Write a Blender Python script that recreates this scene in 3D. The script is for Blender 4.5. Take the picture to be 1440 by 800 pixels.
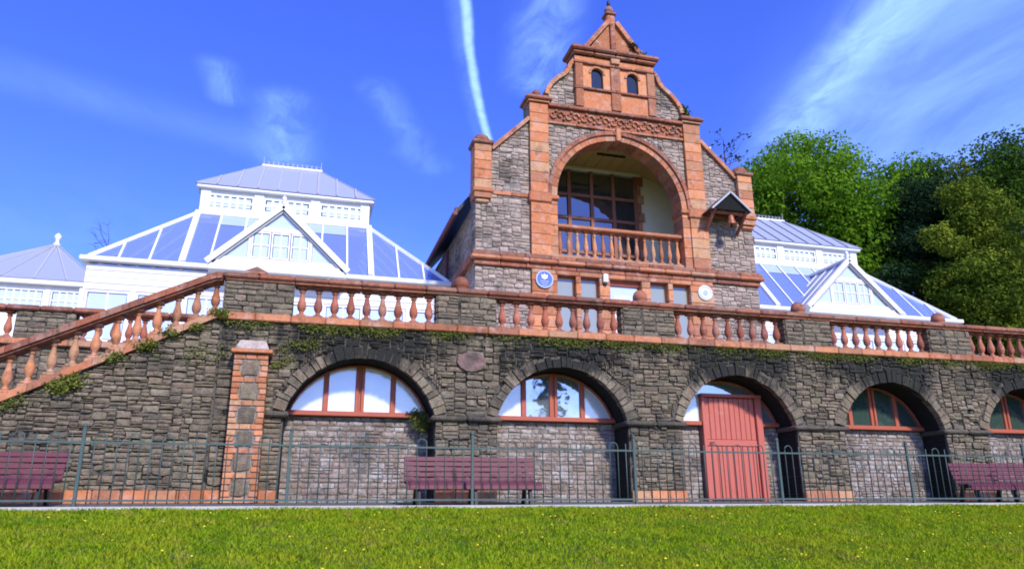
import bpy, math, random
import numpy as np
from mathutils import Matrix, Vector

for o in list(bpy.data.objects):
    bpy.data.objects.remove(o)
SC = bpy.context.scene
COL = SC.collection
R = math.radians

# ------------------------------------------------------------------ camera
# world frame: X along the terrace wall, Y away from the camera, Z up, eye level at z = 0
def cam_matrix(yaw, pitch, roll):
    f = Vector((math.sin(yaw) * math.cos(pitch), math.cos(yaw) * math.cos(pitch), math.sin(pitch)))
    r = Vector((math.cos(yaw), -math.sin(yaw), 0))
    u = r.cross(f)
    c, s = math.cos(roll), math.sin(roll)
    r2, u2 = c * r + s * u, -s * r + c * u
    b = -f
    return Matrix(((r2.x, u2.x, b.x, 0), (r2.y, u2.y, b.y, 0), (r2.z, u2.z, b.z, 0), (0, 0, 0, 1)))
cam_d = bpy.data.cameras.new('camera')
cam = bpy.data.objects.new('camera', cam_d)
COL.objects.link(cam)
cam.matrix_world = cam_matrix(R(15.77), R(16.84), R(-0.42))
cam_d.sensor_width = 36.0
cam_d.lens = 1060 / 1440 * 36.0
cam_d.clip_start = 0.1
cam_d.clip_end = 3000
SC.camera = cam

# ------------------------------------------------------------------ world and sun
SUN_EL, SUN_AZ = R(38), R(167)          # azimuth clockwise from +Y: behind the camera, to its right
world = bpy.data.worlds.new('World')
SC.world = world
world.use_nodes = True
wt = world.node_tree
wt.nodes.clear()
def wn(kind, **kw):
    n = wt.nodes.new(kind)
    for k, v in kw.items():
        setattr(n, k, v)
    return n
def wl(a, b):
    wt.links.new(a, b)
def wmath(op, a, b=None, c=None, clamp=False):
    n = wn('ShaderNodeMath', operation=op, use_clamp=clamp)
    for i, x in enumerate((a, b, c)):
        if x is None:
            continue
        if isinstance(x, (int, float)):
            n.inputs[i].default_value = x
        else:
            wl(x, n.inputs[i])
    return n.outputs[0]
sky = wn('ShaderNodeTexSky', sky_type='NISHITA', sun_disc=False, sun_elevation=SUN_EL, sun_rotation=SUN_AZ,
         altitude=50, air_density=1.0, dust_density=0.4, ozone_density=2.5)
tc = wn('ShaderNodeTexCoord')
sep = wn('ShaderNodeSeparateXYZ')
wl(tc.outputs['Generated'], sep.inputs[0])
zc = wmath('MAXIMUM', sep.outputs[2], 0.06)
U = wmath('DIVIDE', sep.outputs[0], zc)      # coordinates on a flat cloud layer overhead
V = wmath('DIVIDE', sep.outputs[1], zc)
comb = wn('ShaderNodeCombineXYZ')
wl(U, comb.inputs[0]); wl(V, comb.inputs[1])
def wnoise(scale, detail, rot=0.0, sx=1.0, sy=1.0, dist=0.0, rough=0.55):
    mp = wn('ShaderNodeMapping')
    mp.inputs['Rotation'].default_value = (0, 0, rot)
    mp.inputs['Scale'].default_value = (sx, sy, 1)
    wl(comb.outputs[0], mp.inputs[0])
    n = wn('ShaderNodeTexNoise')
    n.inputs['Scale'].default_value = scale
    n.inputs['Detail'].default_value = detail
    n.inputs['Roughness'].default_value = rough
    n.inputs['Distortion'].default_value = dist
    wl(mp.outputs[0], n.inputs['Vector'])
    return n.outputs['Fac']
def wsmooth(x, lo, hi):
    n = wn('ShaderNodeMapRange', interpolation_type='SMOOTHSTEP')
    wl(x, n.inputs['Value'])
    n.inputs['From Min'].default_value = lo
    n.inputs['From Max'].default_value = hi
    return n.outputs[0]
def wisp(p, q, width, gain, fray):
    """soft streak of cirrus along the segment p-q of the cloud layer"""
    dx, dy = q[0] - p[0], q[1] - p[1]
    L2 = dx * dx + dy * dy
    a = wmath('SUBTRACT', U, p[0]); b = wmath('SUBTRACT', V, p[1])
    t = wmath('DIVIDE', wmath('ADD', wmath('MULTIPLY', a, dx), wmath('MULTIPLY', b, dy)), L2, clamp=True)
    ex = wmath('SUBTRACT', a, wmath('MULTIPLY', t, dx)); ey = wmath('SUBTRACT', b, wmath('MULTIPLY', t, dy))
    d = wmath('SQRT', wmath('ADD', wmath('MULTIPLY', ex, ex), wmath('MULTIPLY', ey, ey)))
    m = wsmooth(d, width, 0.0)
    return wmath('MULTIPLY', wmath('MULTIPLY', m, fray), gain)
fray1 = wsmooth(wnoise(9, 6, R(20), 1.3, 0.6, 0.9, 0.65), 0.15, 0.85)
fray2 = wsmooth(wnoise(2.0, 7, R(18), 1.5, 0.75, 0.5, 0.62), 0.05, 1.0)
fray3 = wsmooth(wnoise(38, 3, 0, 1, 1, 0.3), 0.1, 0.9)
# contrail, a gently bent line over the cloud layer
v1 = wmath('SUBTRACT', V, 1.277)
bend = wmath('ADD', wmath('MULTIPLY', v1, 0.2818), wmath('MULTIPLY', wmath('MULTIPLY', v1, wmath('SUBTRACT', V, 1.497)), 0.154))
off = wmath('SUBTRACT', U, wmath('ADD', bend, 0.267))
wob = wmath('MULTIPLY', wmath('SUBTRACT', wnoise(7, 3), 0.5), 0.012)
off = wmath('ADD', off, wob)
trail = wmath('MULTIPLY', wsmooth(wmath('ABSOLUTE', off), 0.017, 0.002), wmath('ADD', wmath('MULTIPLY', fray3, 0.35), 0.55))
soft = wmath('MULTIPLY', wmath('MULTIPLY', wsmooth(off, -0.055, 0.0), wsmooth(off, 0.02, 0.0)), wmath('MULTIPLY', fray1, 0.30))
parts = [trail, soft,
         wisp((0.40, 1.10), (0.50, 1.52), 0.115, 0.50, fray1),
         wisp((-0.24, 1.66), (-0.23, 1.80), 0.065, 0.34, fray1),
         wisp((-0.09, 1.80), (-0.095, 2.25), 0.12, 0.38, fray1),
         wisp((-0.112, 1.93), (-0.085, 2.12), 0.030, 0.40, fray1),
         wisp((-0.95, 1.74), (-0.10, 2.06), 0.16, 0.20, fray2),
         wisp((0.13, 1.66), (0.26, 1.92), 0.075, 0.22, fray1),
         wisp((0.26, 1.98), (0.33, 2.06), 0.09, 0.2, fray1),
         wisp((1.08, 0.85), (1.25, 1.62), 0.13, 0.55, fray1),
         wisp((1.42, 0.60), (1.75, 1.70), 0.72, 0.74, fray2),
         wisp((1.12, 0.80), (1.32, 1.70), 0.24, 0.50, fray2),
         wisp((-2.6, 2.6), (2.8, 3.6), 0.9, 0.14, fray2),
         wisp((-3.0, -2.0), (3.5, -3.0), 1.3, 0.45, fray2)]
cl = parts[0]
for p_ in parts[1:]:
    cl = wmath('ADD', cl, p_)
cl = wmath('MINIMUM', cl, 0.92)
gain = wn('ShaderNodeMix', data_type='RGBA', blend_type='MULTIPLY')
gain.inputs['Factor'].default_value = 1.0
wl(sky.outputs[0], gain.inputs['A'])
hz = wn('ShaderNodeMix', data_type='RGBA')
wl(wsmooth(sep.outputs[2], 0.05, 0.25), hz.inputs['Factor'])
hz.inputs['A'].default_value = (0.95, 1.02, 1.15, 1)      # milky air low down
hz.inputs['B'].default_value = (0.49, 0.69, 2.0, 1)      # deep blue overhead
wl(hz.outputs['Result'], gain.inputs['B'])
cmix = wn('ShaderNodeMix', data_type='RGBA')
wl(cl, cmix.inputs['Factor'])
wl(gain.outputs['Result'], cmix.inputs['A'])
cmix.inputs['B'].default_value = (3.2, 5.4, 9.6, 1)
bg = wn('ShaderNodeBackground')
bg.inputs['Strength'].default_value = 0.13
wl(cmix.outputs['Result'], bg.inputs['Color'])
wout = wn('ShaderNodeOutputWorld')
wl(bg.outputs[0], wout.inputs[0])

sun_d = bpy.data.lights.new('sun', 'SUN')
sun_d.energy = 3.5
sun_d.angle = R(5)
sun_d.color = (1.0, 0.93, 0.80)
sun = bpy.data.objects.new('sun', sun_d)
COL.objects.link(sun)
sdir = Vector((math.sin(SUN_AZ) * math.cos(SUN_EL), math.cos(SUN_AZ) * math.cos(SUN_EL), math.sin(SUN_EL)))
sun.rotation_euler = sdir.to_track_quat('Z', 'Y').to_euler()
sun.location = sdir * 60

SC.view_settings.view_transform = 'Standard'
SC.view_settings.look = 'None'
SC.view_settings.exposure = 0.45
SC.view_settings.gamma = 1.0
SC.view_settings.use_curve_mapping = False
SC.render.engine = 'CYCLES'
SC.cycles.max_bounces = 6
SC.cycles.transparent_max_bounces = 12
SC.cycles.use_denoising = True
SC.cycles.filter_width = 1.8

# ------------------------------------------------------------------ materials
class NT:
    def __init__(s, name):
        s.m = bpy.data.materials.new(name)
        s.m.use_nodes = True
        s.t = s.m.node_tree
        s.t.nodes.clear()
        s.out = s.n('ShaderNodeOutputMaterial')
    def n(s, kind, **kw):
        x = s.t.nodes.new(kind)
        for k, v in kw.items():
            setattr(x, k, v)
        return x
    def l(s, a, b):
        s.t.links.new(a, b)
    def put(s, sock, v):
        if hasattr(v, 'links') or isinstance(v, bpy.types.NodeSocket):
            s.l(v, sock)
        elif isinstance(v, (tuple, list)) and len(v) == 3 and sock.type == 'RGBA':
            sock.default_value = (*v, 1)
        else:
            sock.default_value = v
    def math(s, op, a, b=0.0, clamp=False):
        x = s.n('ShaderNodeMath', operation=op, use_clamp=clamp)
        s.put(x.inputs[0], a); s.put(x.inputs[1], b)
        return x.outputs[0]
    def mix(s, fac, a, b, blend='MIX'):
        x = s.n('ShaderNodeMix', data_type='RGBA', blend_type=blend)
        s.put(x.inputs['Factor'], fac); s.put(x.inputs['A'], a); s.put(x.inputs['B'], b)
        return x.outputs['Result']
    def pos(s):
        return s.n('ShaderNodeNewGeometry').outputs['Position']
    def noise(s, scale, detail=4, rough=0.55, vec=None, stretch=None, dist=0.0):
        v = vec or s.pos()
        if stretch:
            mp = s.n('ShaderNodeMapping')
            mp.inputs['Scale'].default_value = stretch
            s.l(v, mp.inputs[0]); v = mp.outputs[0]
        x = s.n('ShaderNodeTexNoise')
        s.l(v, x.inputs['Vector'])
        x.inputs['Scale'].default_value = scale
        x.inputs['Detail'].default_value = detail
        x.inputs['Roughness'].default_value = rough
        x.inputs['Distortion'].default_value = dist
        return x.outputs['Fac']
    def smooth(s, x, lo, hi, t0=0.0, t1=1.0):
        r = s.n('ShaderNodeMapRange', interpolation_type='SMOOTHSTEP')
        s.put(r.inputs['Value'], x)
        r.inputs['From Min'].default_value = lo; r.inputs['From Max'].default_value = hi
        r.inputs['To Min'].default_value = t0; r.inputs['To Max'].default_value = t1
        return r.outputs[0]
    def ramp(s, fac, cols, interp='LINEAR'):
        r = s.n('ShaderNodeValToRGB')
        cr = r.color_ramp
        cr.interpolation = interp
        k = len(cols)
        for i, c in enumerate(cols):
            p = i / (k - 1) if interp == 'LINEAR' else i / k
            e = cr.elements[i] if i < 2 else cr.elements.new(p)
            e.position = p
            e.color = (*c, 1)
        s.put(r.inputs[0], fac)
        return r.outputs[0]
    def rnd(s, src):
        if src == 'obj':
            return s.n('ShaderNodeObjectInfo').outputs['Random']
        a = s.n('ShaderNodeAttribute')
        a.attribute_name = 'rnd'
        return a.outputs['Fac']
    def bump(s, h, strength=0.5, dist=0.02):
        b = s.n('ShaderNodeBump')
        b.inputs['Strength'].default_value = strength
        b.inputs['Distance'].default_value = dist
        s.put(b.inputs['Height'], h)
        return b.outputs[0]
    def bsdf(s, col, rough=0.85, normal=None, spec=0.3, metal=0.0):
        p = s.n('ShaderNodeBsdfPrincipled')
        s.put(p.inputs['Base Color'], col)
        s.put(p.inputs['Roughness'], rough)
        p.inputs['Specular IOR Level'].default_value = spec
        p.inputs['Metallic'].default_value = metal
        if normal is not None:
            s.l(normal, p.inputs['Normal'])
        s.l(p.outputs[0], s.out.inputs[0])
        return p

def stone_mat(name, cols, src, mott=(0.55, 1.35), stain=None, white=0.0, moss=0.0):
    """cols: palette by stone; stain: (z_lo, z_hi, amount) black algal growth creeping below a ledge"""
    t = NT(name)
    r = t.rnd(src)
    c = t.ramp(r, cols, 'CONSTANT')
    n1 = t.noise(9, 6, 0.7)
    n2 = t.noise(60, 4, 0.65)
    k = t.smooth(n1, 0.25, 0.78, mott[0], mott[1])
    c = t.mix(0.5, c, tuple(sum(q[i] for q in cols) / len(cols) for i in range(3)))
    c = t.mix(1.0, c, t.mix(1.0, (1, 1, 1), k, 'MULTIPLY'), 'MULTIPLY')
    c = t.mix(t.smooth(n2, 0.42, 0.72, 0, 0.5), c, (0.36, 0.29, 0.21))
    c = t.mix(t.smooth(t.noise(33, 3, 0.6), 0.58, 0.68, 0, 0.75), c, (0.035, 0.033, 0.03))
    sepn = t.n('ShaderNodeSeparateXYZ'); t.l(t.pos(), sepn.inputs[0])
    if white:
        w = t.smooth(t.noise(3.6, 7, 0.78), 0.48, 0.62, 0, white)
        c = t.mix(w, c, (0.66, 0.64, 0.62))
        b = t.smooth(t.noise(1.7, 5, 0.6, stretch=(1, 1, 0.8)), 0.56, 0.72, 0, 0.55)
        c = t.mix(b, c, (0.22, 0.145, 0.10))
    big = t.noise(1.1, 5, 0.62)
    c = t.mix(t.smooth(big, 0.50, 0.66, 0, 0.6), c, (0.05, 0.05, 0.043))
    c = t.mix(t.smooth(t.noise(1.6, 5, 0.65), 0.54, 0.70, 0, 0.45), c, (0.30, 0.225, 0.15))
    if stain:
        g = t.smooth(sepn.outputs[2], stain[0], stain[1])
        # run-off: heavier over the arch crowns than down the pier axes
        ax = t.math('COSINE', t.math('MULTIPLY', t.math('SUBTRACT', sepn.outputs[0], 1.095), 2 * math.pi / 3.89))
        g = t.math('MULTIPLY', g, t.math('ADD', t.math('MULTIPLY', ax, 0.30), 0.74))
        s = t.smooth(t.math('ADD', t.math('MULTIPLY', g, 0.60), t.noise(2.4, 6, 0.75, stretch=(1.2, 1, 0.6))), 0.66, 0.92, 0, stain[2])
        c = t.mix(s, c, (0.022, 0.024, 0.022))
    if moss:
        m = t.smooth(t.noise(3.1, 5, 0.7), 0.57, 0.70, 0, moss)
        c = t.mix(m, c, (0.10, 0.115, 0.035))
    nm = t.bump(t.math('ADD', t.math('MULTIPLY', n1, 0.7), t.math('MULTIPLY', n2, 0.4)), 1.0, 0.05)
    t.bsdf(c, 0.92, nm, 0.2)
    return t.m

def clay_mat(name, base, src='obj', vary=0.45, soot_shade=0.6, pale=0.6):
    t = NT(name)
    r = t.rnd(src)
    dk = tuple(x * 0.68 for x in base)
    lt = (min(1, base[0] * 1.18), base[1] * 1.35, base[2] * 1.45)
    c = t.ramp(r, [dk, base, lt, (base[0] * 0.8, base[1] * 1.05, base[2] * 1.25), base, (base[0] * 0.72, base[1] * 0.85, base[2] * 1.1), lt, (base[0] * 0.95, base[1] * 1.5, base[2] * 1.9)], 'CONSTANT')
    n1 = t.noise(9, 5, 0.65)
    c = t.mix(t.smooth(n1, 0.35, 0.75, 0, vary), c, dk)
    c = t.mix(t.smooth(t.noise(4.2, 6, 0.68), 0.50, 0.66, 0, pale), c, (0.58, 0.37, 0.29))
    c = t.mix(t.smooth(t.noise(13, 5, 0.7), 0.55, 0.70, 0, pale * 0.8), c, (0.52, 0.33, 0.25))
    c = t.mix(t.smooth(t.noise(3.7, 7, 0.75), 0.50, 0.68, 0, soot_shade), c, (0.095, 0.06, 0.045))
    c = t.mix(t.smooth(t.noise(16, 5, 0.75, stretch=(1, 1, 0.5)), 0.56, 0.70, 0, soot_shade), c, (0.06, 0.045, 0.035))
    nz = t.n('ShaderNodeSeparateXYZ'); t.l(t.n('ShaderNodeNewGeometry').outputs['Normal'], nz.inputs[0])
    led = t.math('MULTIPLY', t.smooth(nz.outputs[2], 0.35, 0.9), t.smooth(t.noise(5, 5, 0.65), 0.3, 0.6, 0.2, 0.85))
    c = t.mix(led, c, (0.10, 0.085, 0.06))               # lichen settled on the ledges
    c = t.mix(t.smooth(t.noise(28, 4, 0.7), 0.58, 0.70, 0, 0.5), c, (0.16, 0.075, 0.055))
    nm = t.bump(t.noise(40, 4, 0.6), 0.6, 0.015)
    t.bsdf(c, 0.8, nm, 0.3)
    return t.m

def paint_mat(name, col, rough=0.5, wear=0.15, wearcol=(0.3, 0.3, 0.28), scale=12, bump=0.15, metal=0.0):
    t = NT(name)
    n1 = t.noise(scale, 5, 0.6)
    c = t.mix(t.smooth(n1, 0.4, 0.75, 0, 0.35), col, tuple(x * 0.78 for x in col))
    c = t.mix(t.smooth(t.noise(scale * 0.33, 6, 0.7), 0.58, 0.72, 0, wear), c, wearcol)
    t.bsdf(c, rough, t.bump(n1, bump, 0.01), 0.4, metal)
    return t.m

def glass_mat(name, dark, reflect, rough=0.03, tint=(0.95, 0.98, 1.0)):
    """coated pane: mirrors sky and trees over a dim room"""
    t = NT(name)
    g = t.n('ShaderNodeBsdfGlossy'); g.inputs['Roughness'].default_value = rough
    g.inputs['Color'].default_value = (*tint, 1)
    wav = t.bump(t.noise(1.8, 2), 0.10, 0.05)
    t.l(wav, g.inputs['Normal'])
    d = t.n('ShaderNodeBsdfDiffuse'); d.inputs['Color'].default_value = (*dark, 1)
    m = t.n('ShaderNodeMixShader'); m.inputs[0].default_value = reflect
    t.l(d.outputs[0], m.inputs[1]); t.l(g.outputs[0], m.inputs[2]); t.l(m.outputs[0], t.out.inputs[0])
    return t.m

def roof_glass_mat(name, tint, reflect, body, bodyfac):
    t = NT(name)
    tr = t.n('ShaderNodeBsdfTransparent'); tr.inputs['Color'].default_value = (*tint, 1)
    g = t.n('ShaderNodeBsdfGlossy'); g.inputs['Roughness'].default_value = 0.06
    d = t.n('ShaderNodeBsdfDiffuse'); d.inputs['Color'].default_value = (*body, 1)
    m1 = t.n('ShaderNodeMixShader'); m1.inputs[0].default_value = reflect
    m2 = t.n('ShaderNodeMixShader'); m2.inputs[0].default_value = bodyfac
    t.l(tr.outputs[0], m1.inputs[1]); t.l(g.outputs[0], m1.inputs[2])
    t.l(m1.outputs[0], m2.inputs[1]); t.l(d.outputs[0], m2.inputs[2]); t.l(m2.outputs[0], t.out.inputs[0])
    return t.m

def leaf_mat(name, cols, trans=0.35):
    t = NT(name)
    a = t.rnd('attr')
    c = t.ramp(a, cols)
    c = t.mix(t.smooth(t.noise(0.7, 3), 0.35, 0.7, 0, 0.45), c, cols[0])
    d = t.n('ShaderNodeBsdfDiffuse'); t.l(c, d.inputs['Color'])
    tl = t.n('ShaderNodeBsdfTranslucent'); t.l(c, tl.inputs['Color'])
    m = t.n('ShaderNodeMixShader'); m.inputs[0].default_value = trans
    t.l(d.outputs[0], m.inputs[1]); t.l(tl.outputs[0], m.inputs[2]); t.l(m.outputs[0], t.out.inputs[0])
    return t.m

RUB = [(0.21, 0.165, 0.115), (0.125, 0.105, 0.08), (0.28, 0.22, 0.155), (0.06, 0.053, 0.045), (0.33, 0.25, 0.18),
       (0.19, 0.17, 0.115), (0.25, 0.175, 0.125), (0.115, 0.105, 0.07), (0.32, 0.28, 0.20), (0.21, 0.18, 0.14), (0.24, 0.215, 0.13), (0.27, 0.23, 0.16)]
PAV = [(0.42, 0.33, 0.265), (0.31, 0.245, 0.20), (0.50, 0.40, 0.33), (0.20, 0.16, 0.135), (0.44, 0.32, 0.26),
       (0.36, 0.29, 0.24), (0.54, 0.45, 0.38), (0.28, 0.21, 0.17), (0.40, 0.28, 0.23)]
INF = [(0.42, 0.355, 0.31), (0.33, 0.26, 0.215), (0.50, 0.45, 0.41), (0.25, 0.195, 0.16), (0.42, 0.30, 0.245),
       (0.46, 0.41, 0.37), (0.30, 0.215, 0.165), (0.36, 0.27, 0.235)]
RUB = [(r_ * 1.05, g_ * 1.03, b_ * 0.97) for r_, g_, b_ in RUB]
PAV = [(r_ * 1.22, g_ * 1.24, b_ * 1.22) for r_, g_, b_ in PAV]
INF = [(r_ * 0.88, g_ * 0.87, b_ * 0.84) for r_, g_, b_ in INF]
M = {}
for s_, sx_ in (('obj', ''), ('attr', '_j')):
    M['rubble' + sx_] = stone_mat('rubble' + sx_, RUB, s_, stain=(1.75, 3.25, 0.94), moss=0.35)
    M['stair' + sx_] = stone_mat('stair_rubble' + sx_, RUB, s_, moss=0.55)
    M['pavst' + sx_] = stone_mat('pavilion_stone' + sx_, PAV, s_, mott=(0.7, 1.25))
    M['infill' + sx_] = stone_mat('infill_stone' + sx_, INF, s_, mott=(0.7, 1.3), white=0.55)
    M['clay' + sx_] = clay_mat('terracotta' + sx_, (0.52, 0.182, 0.078), s_)
M['mortar'] = stone_mat('dark_mortar', [(0.12, 0.105, 0.082), (0.12, 0.105, 0.082)], 'obj', stain=(1.75, 3.25, 0.94))
t = NT('dark_mortar_voids')
c_ = t.mix(t.smooth(t.noise(6, 5, 0.7), 0.48, 0.60), (0.115, 0.10, 0.08), (0.018, 0.018, 0.016))
t.bsdf(c_, 0.95, t.bump(t.noise(20, 4), 0.8, 0.02), 0.1)
M['mortar'] = t.m
M['algae_shade'] = paint_mat('algae_shade_stone', (0.011, 0.011, 0.010), 0.95, 0.3, (0.035, 0.033, 0.026), 9, 0.9)  # algae stain plus the shade of the arch recesses, put into the colour
M['impost'] = stone_mat('impost_stone', [(0.13, 0.11, 0.085), (0.09, 0.08, 0.06)], 'obj', moss=0.5)
M['pink_stone'] = stone_mat('pink_sandstone', [(0.25, 0.155, 0.135), (0.25, 0.155, 0.135)], 'obj')
M['mortar_pav'] = stone_mat('pale_mortar', [(0.30, 0.265, 0.235), (0.30, 0.265, 0.235)], 'obj')
M['mortar_inf'] = stone_mat('infill_mortar', [(0.22, 0.195, 0.165), (0.22, 0.195, 0.165)], 'obj')
M['clay_red'] = clay_mat('red_terracotta', (0.42, 0.125, 0.068), soot_shade=0.7, pale=0.35)
M['clay_hot'] = clay_mat('orange_terracotta', (0.60, 0.215, 0.085), soot_shade=0.5, pale=0.6)
M['clay_dark'] = clay_mat('weathered_terracotta', (0.36, 0.115, 0.06), soot_shade=0.9, pale=0.35)
M['sash'] = paint_mat('red_joinery', (0.43, 0.105, 0.055), 0.5, 0.3, (0.25, 0.07, 0.04))
M['sash_shaded'] = paint_mat('shaded_joinery', (0.27, 0.105, 0.065), 0.6, 0.3, (0.12, 0.06, 0.04))  # darker copy of the sash paint: balcony shade put into the colour
M['door'] = paint_mat('red_door_paint', (0.52, 0.135, 0.095), 0.5, 0.35, (0.55, 0.30, 0.26), 7)
M['bench'] = paint_mat('maroon_paint', (0.125, 0.027, 0.040), 0.6, 0.2, (0.19, 0.07, 0.085))
M['iron'] = paint_mat('black_iron', (0.012, 0.012, 0.013), 0.5, 0.1)
M['fence'] = paint_mat('blue_green_railing_paint', (0.065, 0.105, 0.09), 0.55, 0.35, (0.18, 0.20, 0.15), 9)
M['white'] = paint_mat('white_paint', (0.80, 0.80, 0.77), 0.45, 0.12, (0.60, 0.60, 0.57), 6, 0.06)
M['cream'] = paint_mat('cream_plaster', (0.80, 0.76, 0.56), 0.8, 0.15, (0.6, 0.55, 0.4), 3)
M['ochre'] = paint_mat('ochre_ceiling_boards', (0.52, 0.37, 0.12), 0.8, 0.4, (0.36, 0.25, 0.10), 4)
M['slate'] = paint_mat('purple_slate', (0.05, 0.045, 0.05), 0.7, 0.3, (0.10, 0.09, 0.09), 8, 0.3)
M['fascia'] = paint_mat('dark_red_fascia', (0.15, 0.04, 0.045), 0.6, 0.2)
M['lead'] = paint_mat('lead_flashing', (0.42, 0.43, 0.46), 0.5, 0.2)
M['concrete'] = paint_mat('pale_concrete', (0.46, 0.45, 0.42), 0.9, 0.3, (0.33, 0.33, 0.27), 9, 0.3)
M['tarmac'] = paint_mat('path_tarmac', (0.13, 0.125, 0.115), 0.95, 0.3, (0.2, 0.19, 0.17), 30, 0.5)
M['paving'] = paint_mat('terrace_paving', (0.30, 0.28, 0.25), 0.9, 0.3, (0.2, 0.19, 0.16), 4, 0.3)
M['soot_shade'] = paint_mat('shaded_boarding', (0.006, 0.006, 0.006), 0.95, 0.05)  # shade under the bell hood, put into the board colour as near-black
M['bark'] = paint_mat('bark', (0.075, 0.058, 0.042), 0.95, 0.4, (0.12, 0.11, 0.08), 9, 0.8)
M['bronze'] = paint_mat('bell_metal', (0.34, 0.12, 0.06), 0.45, 0.3, (0.1, 0.07, 0.05), 12, 0.2, 0.3)
M['ground_far'] = paint_mat('far_turf', (0.075, 0.105, 0.028), 0.95, 0.3, (0.05, 0.07, 0.02), 0.6, 0.3)
M['win'] = glass_mat('window_glass', (0.20, 0.24, 0.24), 0.50)
M['win_sky_tone'] = glass_mat('sky_toned_glass', (0.76, 0.80, 0.79), 0.24, 0.12)  # bright sky reflection put into the pane's body colour
M['win_tree_tone'] = glass_mat('tree_toned_glass', (0.05, 0.085, 0.07), 0.30)  # green of the mirrored trees put into the pane's body colour
M['win_dark'] = glass_mat('balcony_glass', (0.035, 0.04, 0.04), 0.15)
M['win_niche'] = glass_mat('attic_glass', (0.02, 0.025, 0.03), 0.05)
M['win_ground'] = glass_mat('ground_floor_glass', (0.30, 0.33, 0.27), 0.08)
M['win_white'] = glass_mat('white_sash_glass', (0.60, 0.68, 0.70), 0.22)
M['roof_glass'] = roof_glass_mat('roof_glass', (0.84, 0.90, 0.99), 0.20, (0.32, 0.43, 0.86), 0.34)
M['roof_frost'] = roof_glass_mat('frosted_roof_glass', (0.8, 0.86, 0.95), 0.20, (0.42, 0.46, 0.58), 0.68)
M['roof_green'] = roof_glass_mat('pale_green_roof_glass', (0.8, 0.9, 0.88), 0.15, (0.52, 0.64, 0.62), 0.6)
M['plaque_blue'] = paint_mat('plaque_blue_enamel', (0.10, 0.16, 0.62), 0.3, 0.05)
M['plaque_white'] = paint_mat('plaque_white_enamel', (0.72, 0.77, 0.84), 0.3, 0.05)
M['plaque_mid'] = paint_mat('plaque_grey_blue', (0.42, 0.52, 0.68), 0.3, 0.05)

# ------------------------------------------------------------------ object helpers
WM = {}
def link(o, parent=None):
    COL.objects.link(o)
    w = o.matrix_basis.copy()
    WM[o.name] = w
    if parent is not None:
        o.parent = parent
        o.matrix_parent_inverse = WM[parent.name].inverted()
    return o
def tag(o, label, cat, group=None):
    o['label'] = label
    o['category'] = cat
    if group:
        o['group'] = group
    return o
def thing(name, label, cat, loc, group=None):
    o = bpy.data.objects.new(name, None)
    o.location = loc
    o.empty_display_size = 0.3
    bpy.context.view_layer.update()
    link(o)
    WM[o.name] = Matrix.Translation(loc)
    return tag(o, label, cat, group)
def node(name, loc, parent):
    o = bpy.data.objects.new(name, None)
    o.location = loc
    o.empty_display_size = 0.2
    COL.objects.link(o)
    WM[o.name] = Matrix.Translation(loc)
    o.parent = parent
    o.matrix_parent_inverse = WM[parent.name].inverted()
    return o
def inst(name, mesh, parent, loc=(0, 0, 0), scale=(1, 1, 1), rot=None):
    o = bpy.data.objects.new(name, mesh)
    m = Matrix.LocRotScale(Vector(loc), rot.to_quaternion() if rot is not None else None, Vector(scale))
    o.matrix_basis = m
    COL.objects.link(o)
    WM[o.name] = m
    if parent is not None:
        o.parent = parent
        o.matrix_parent_inverse = WM[parent.name].inverted()
    return o

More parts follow.
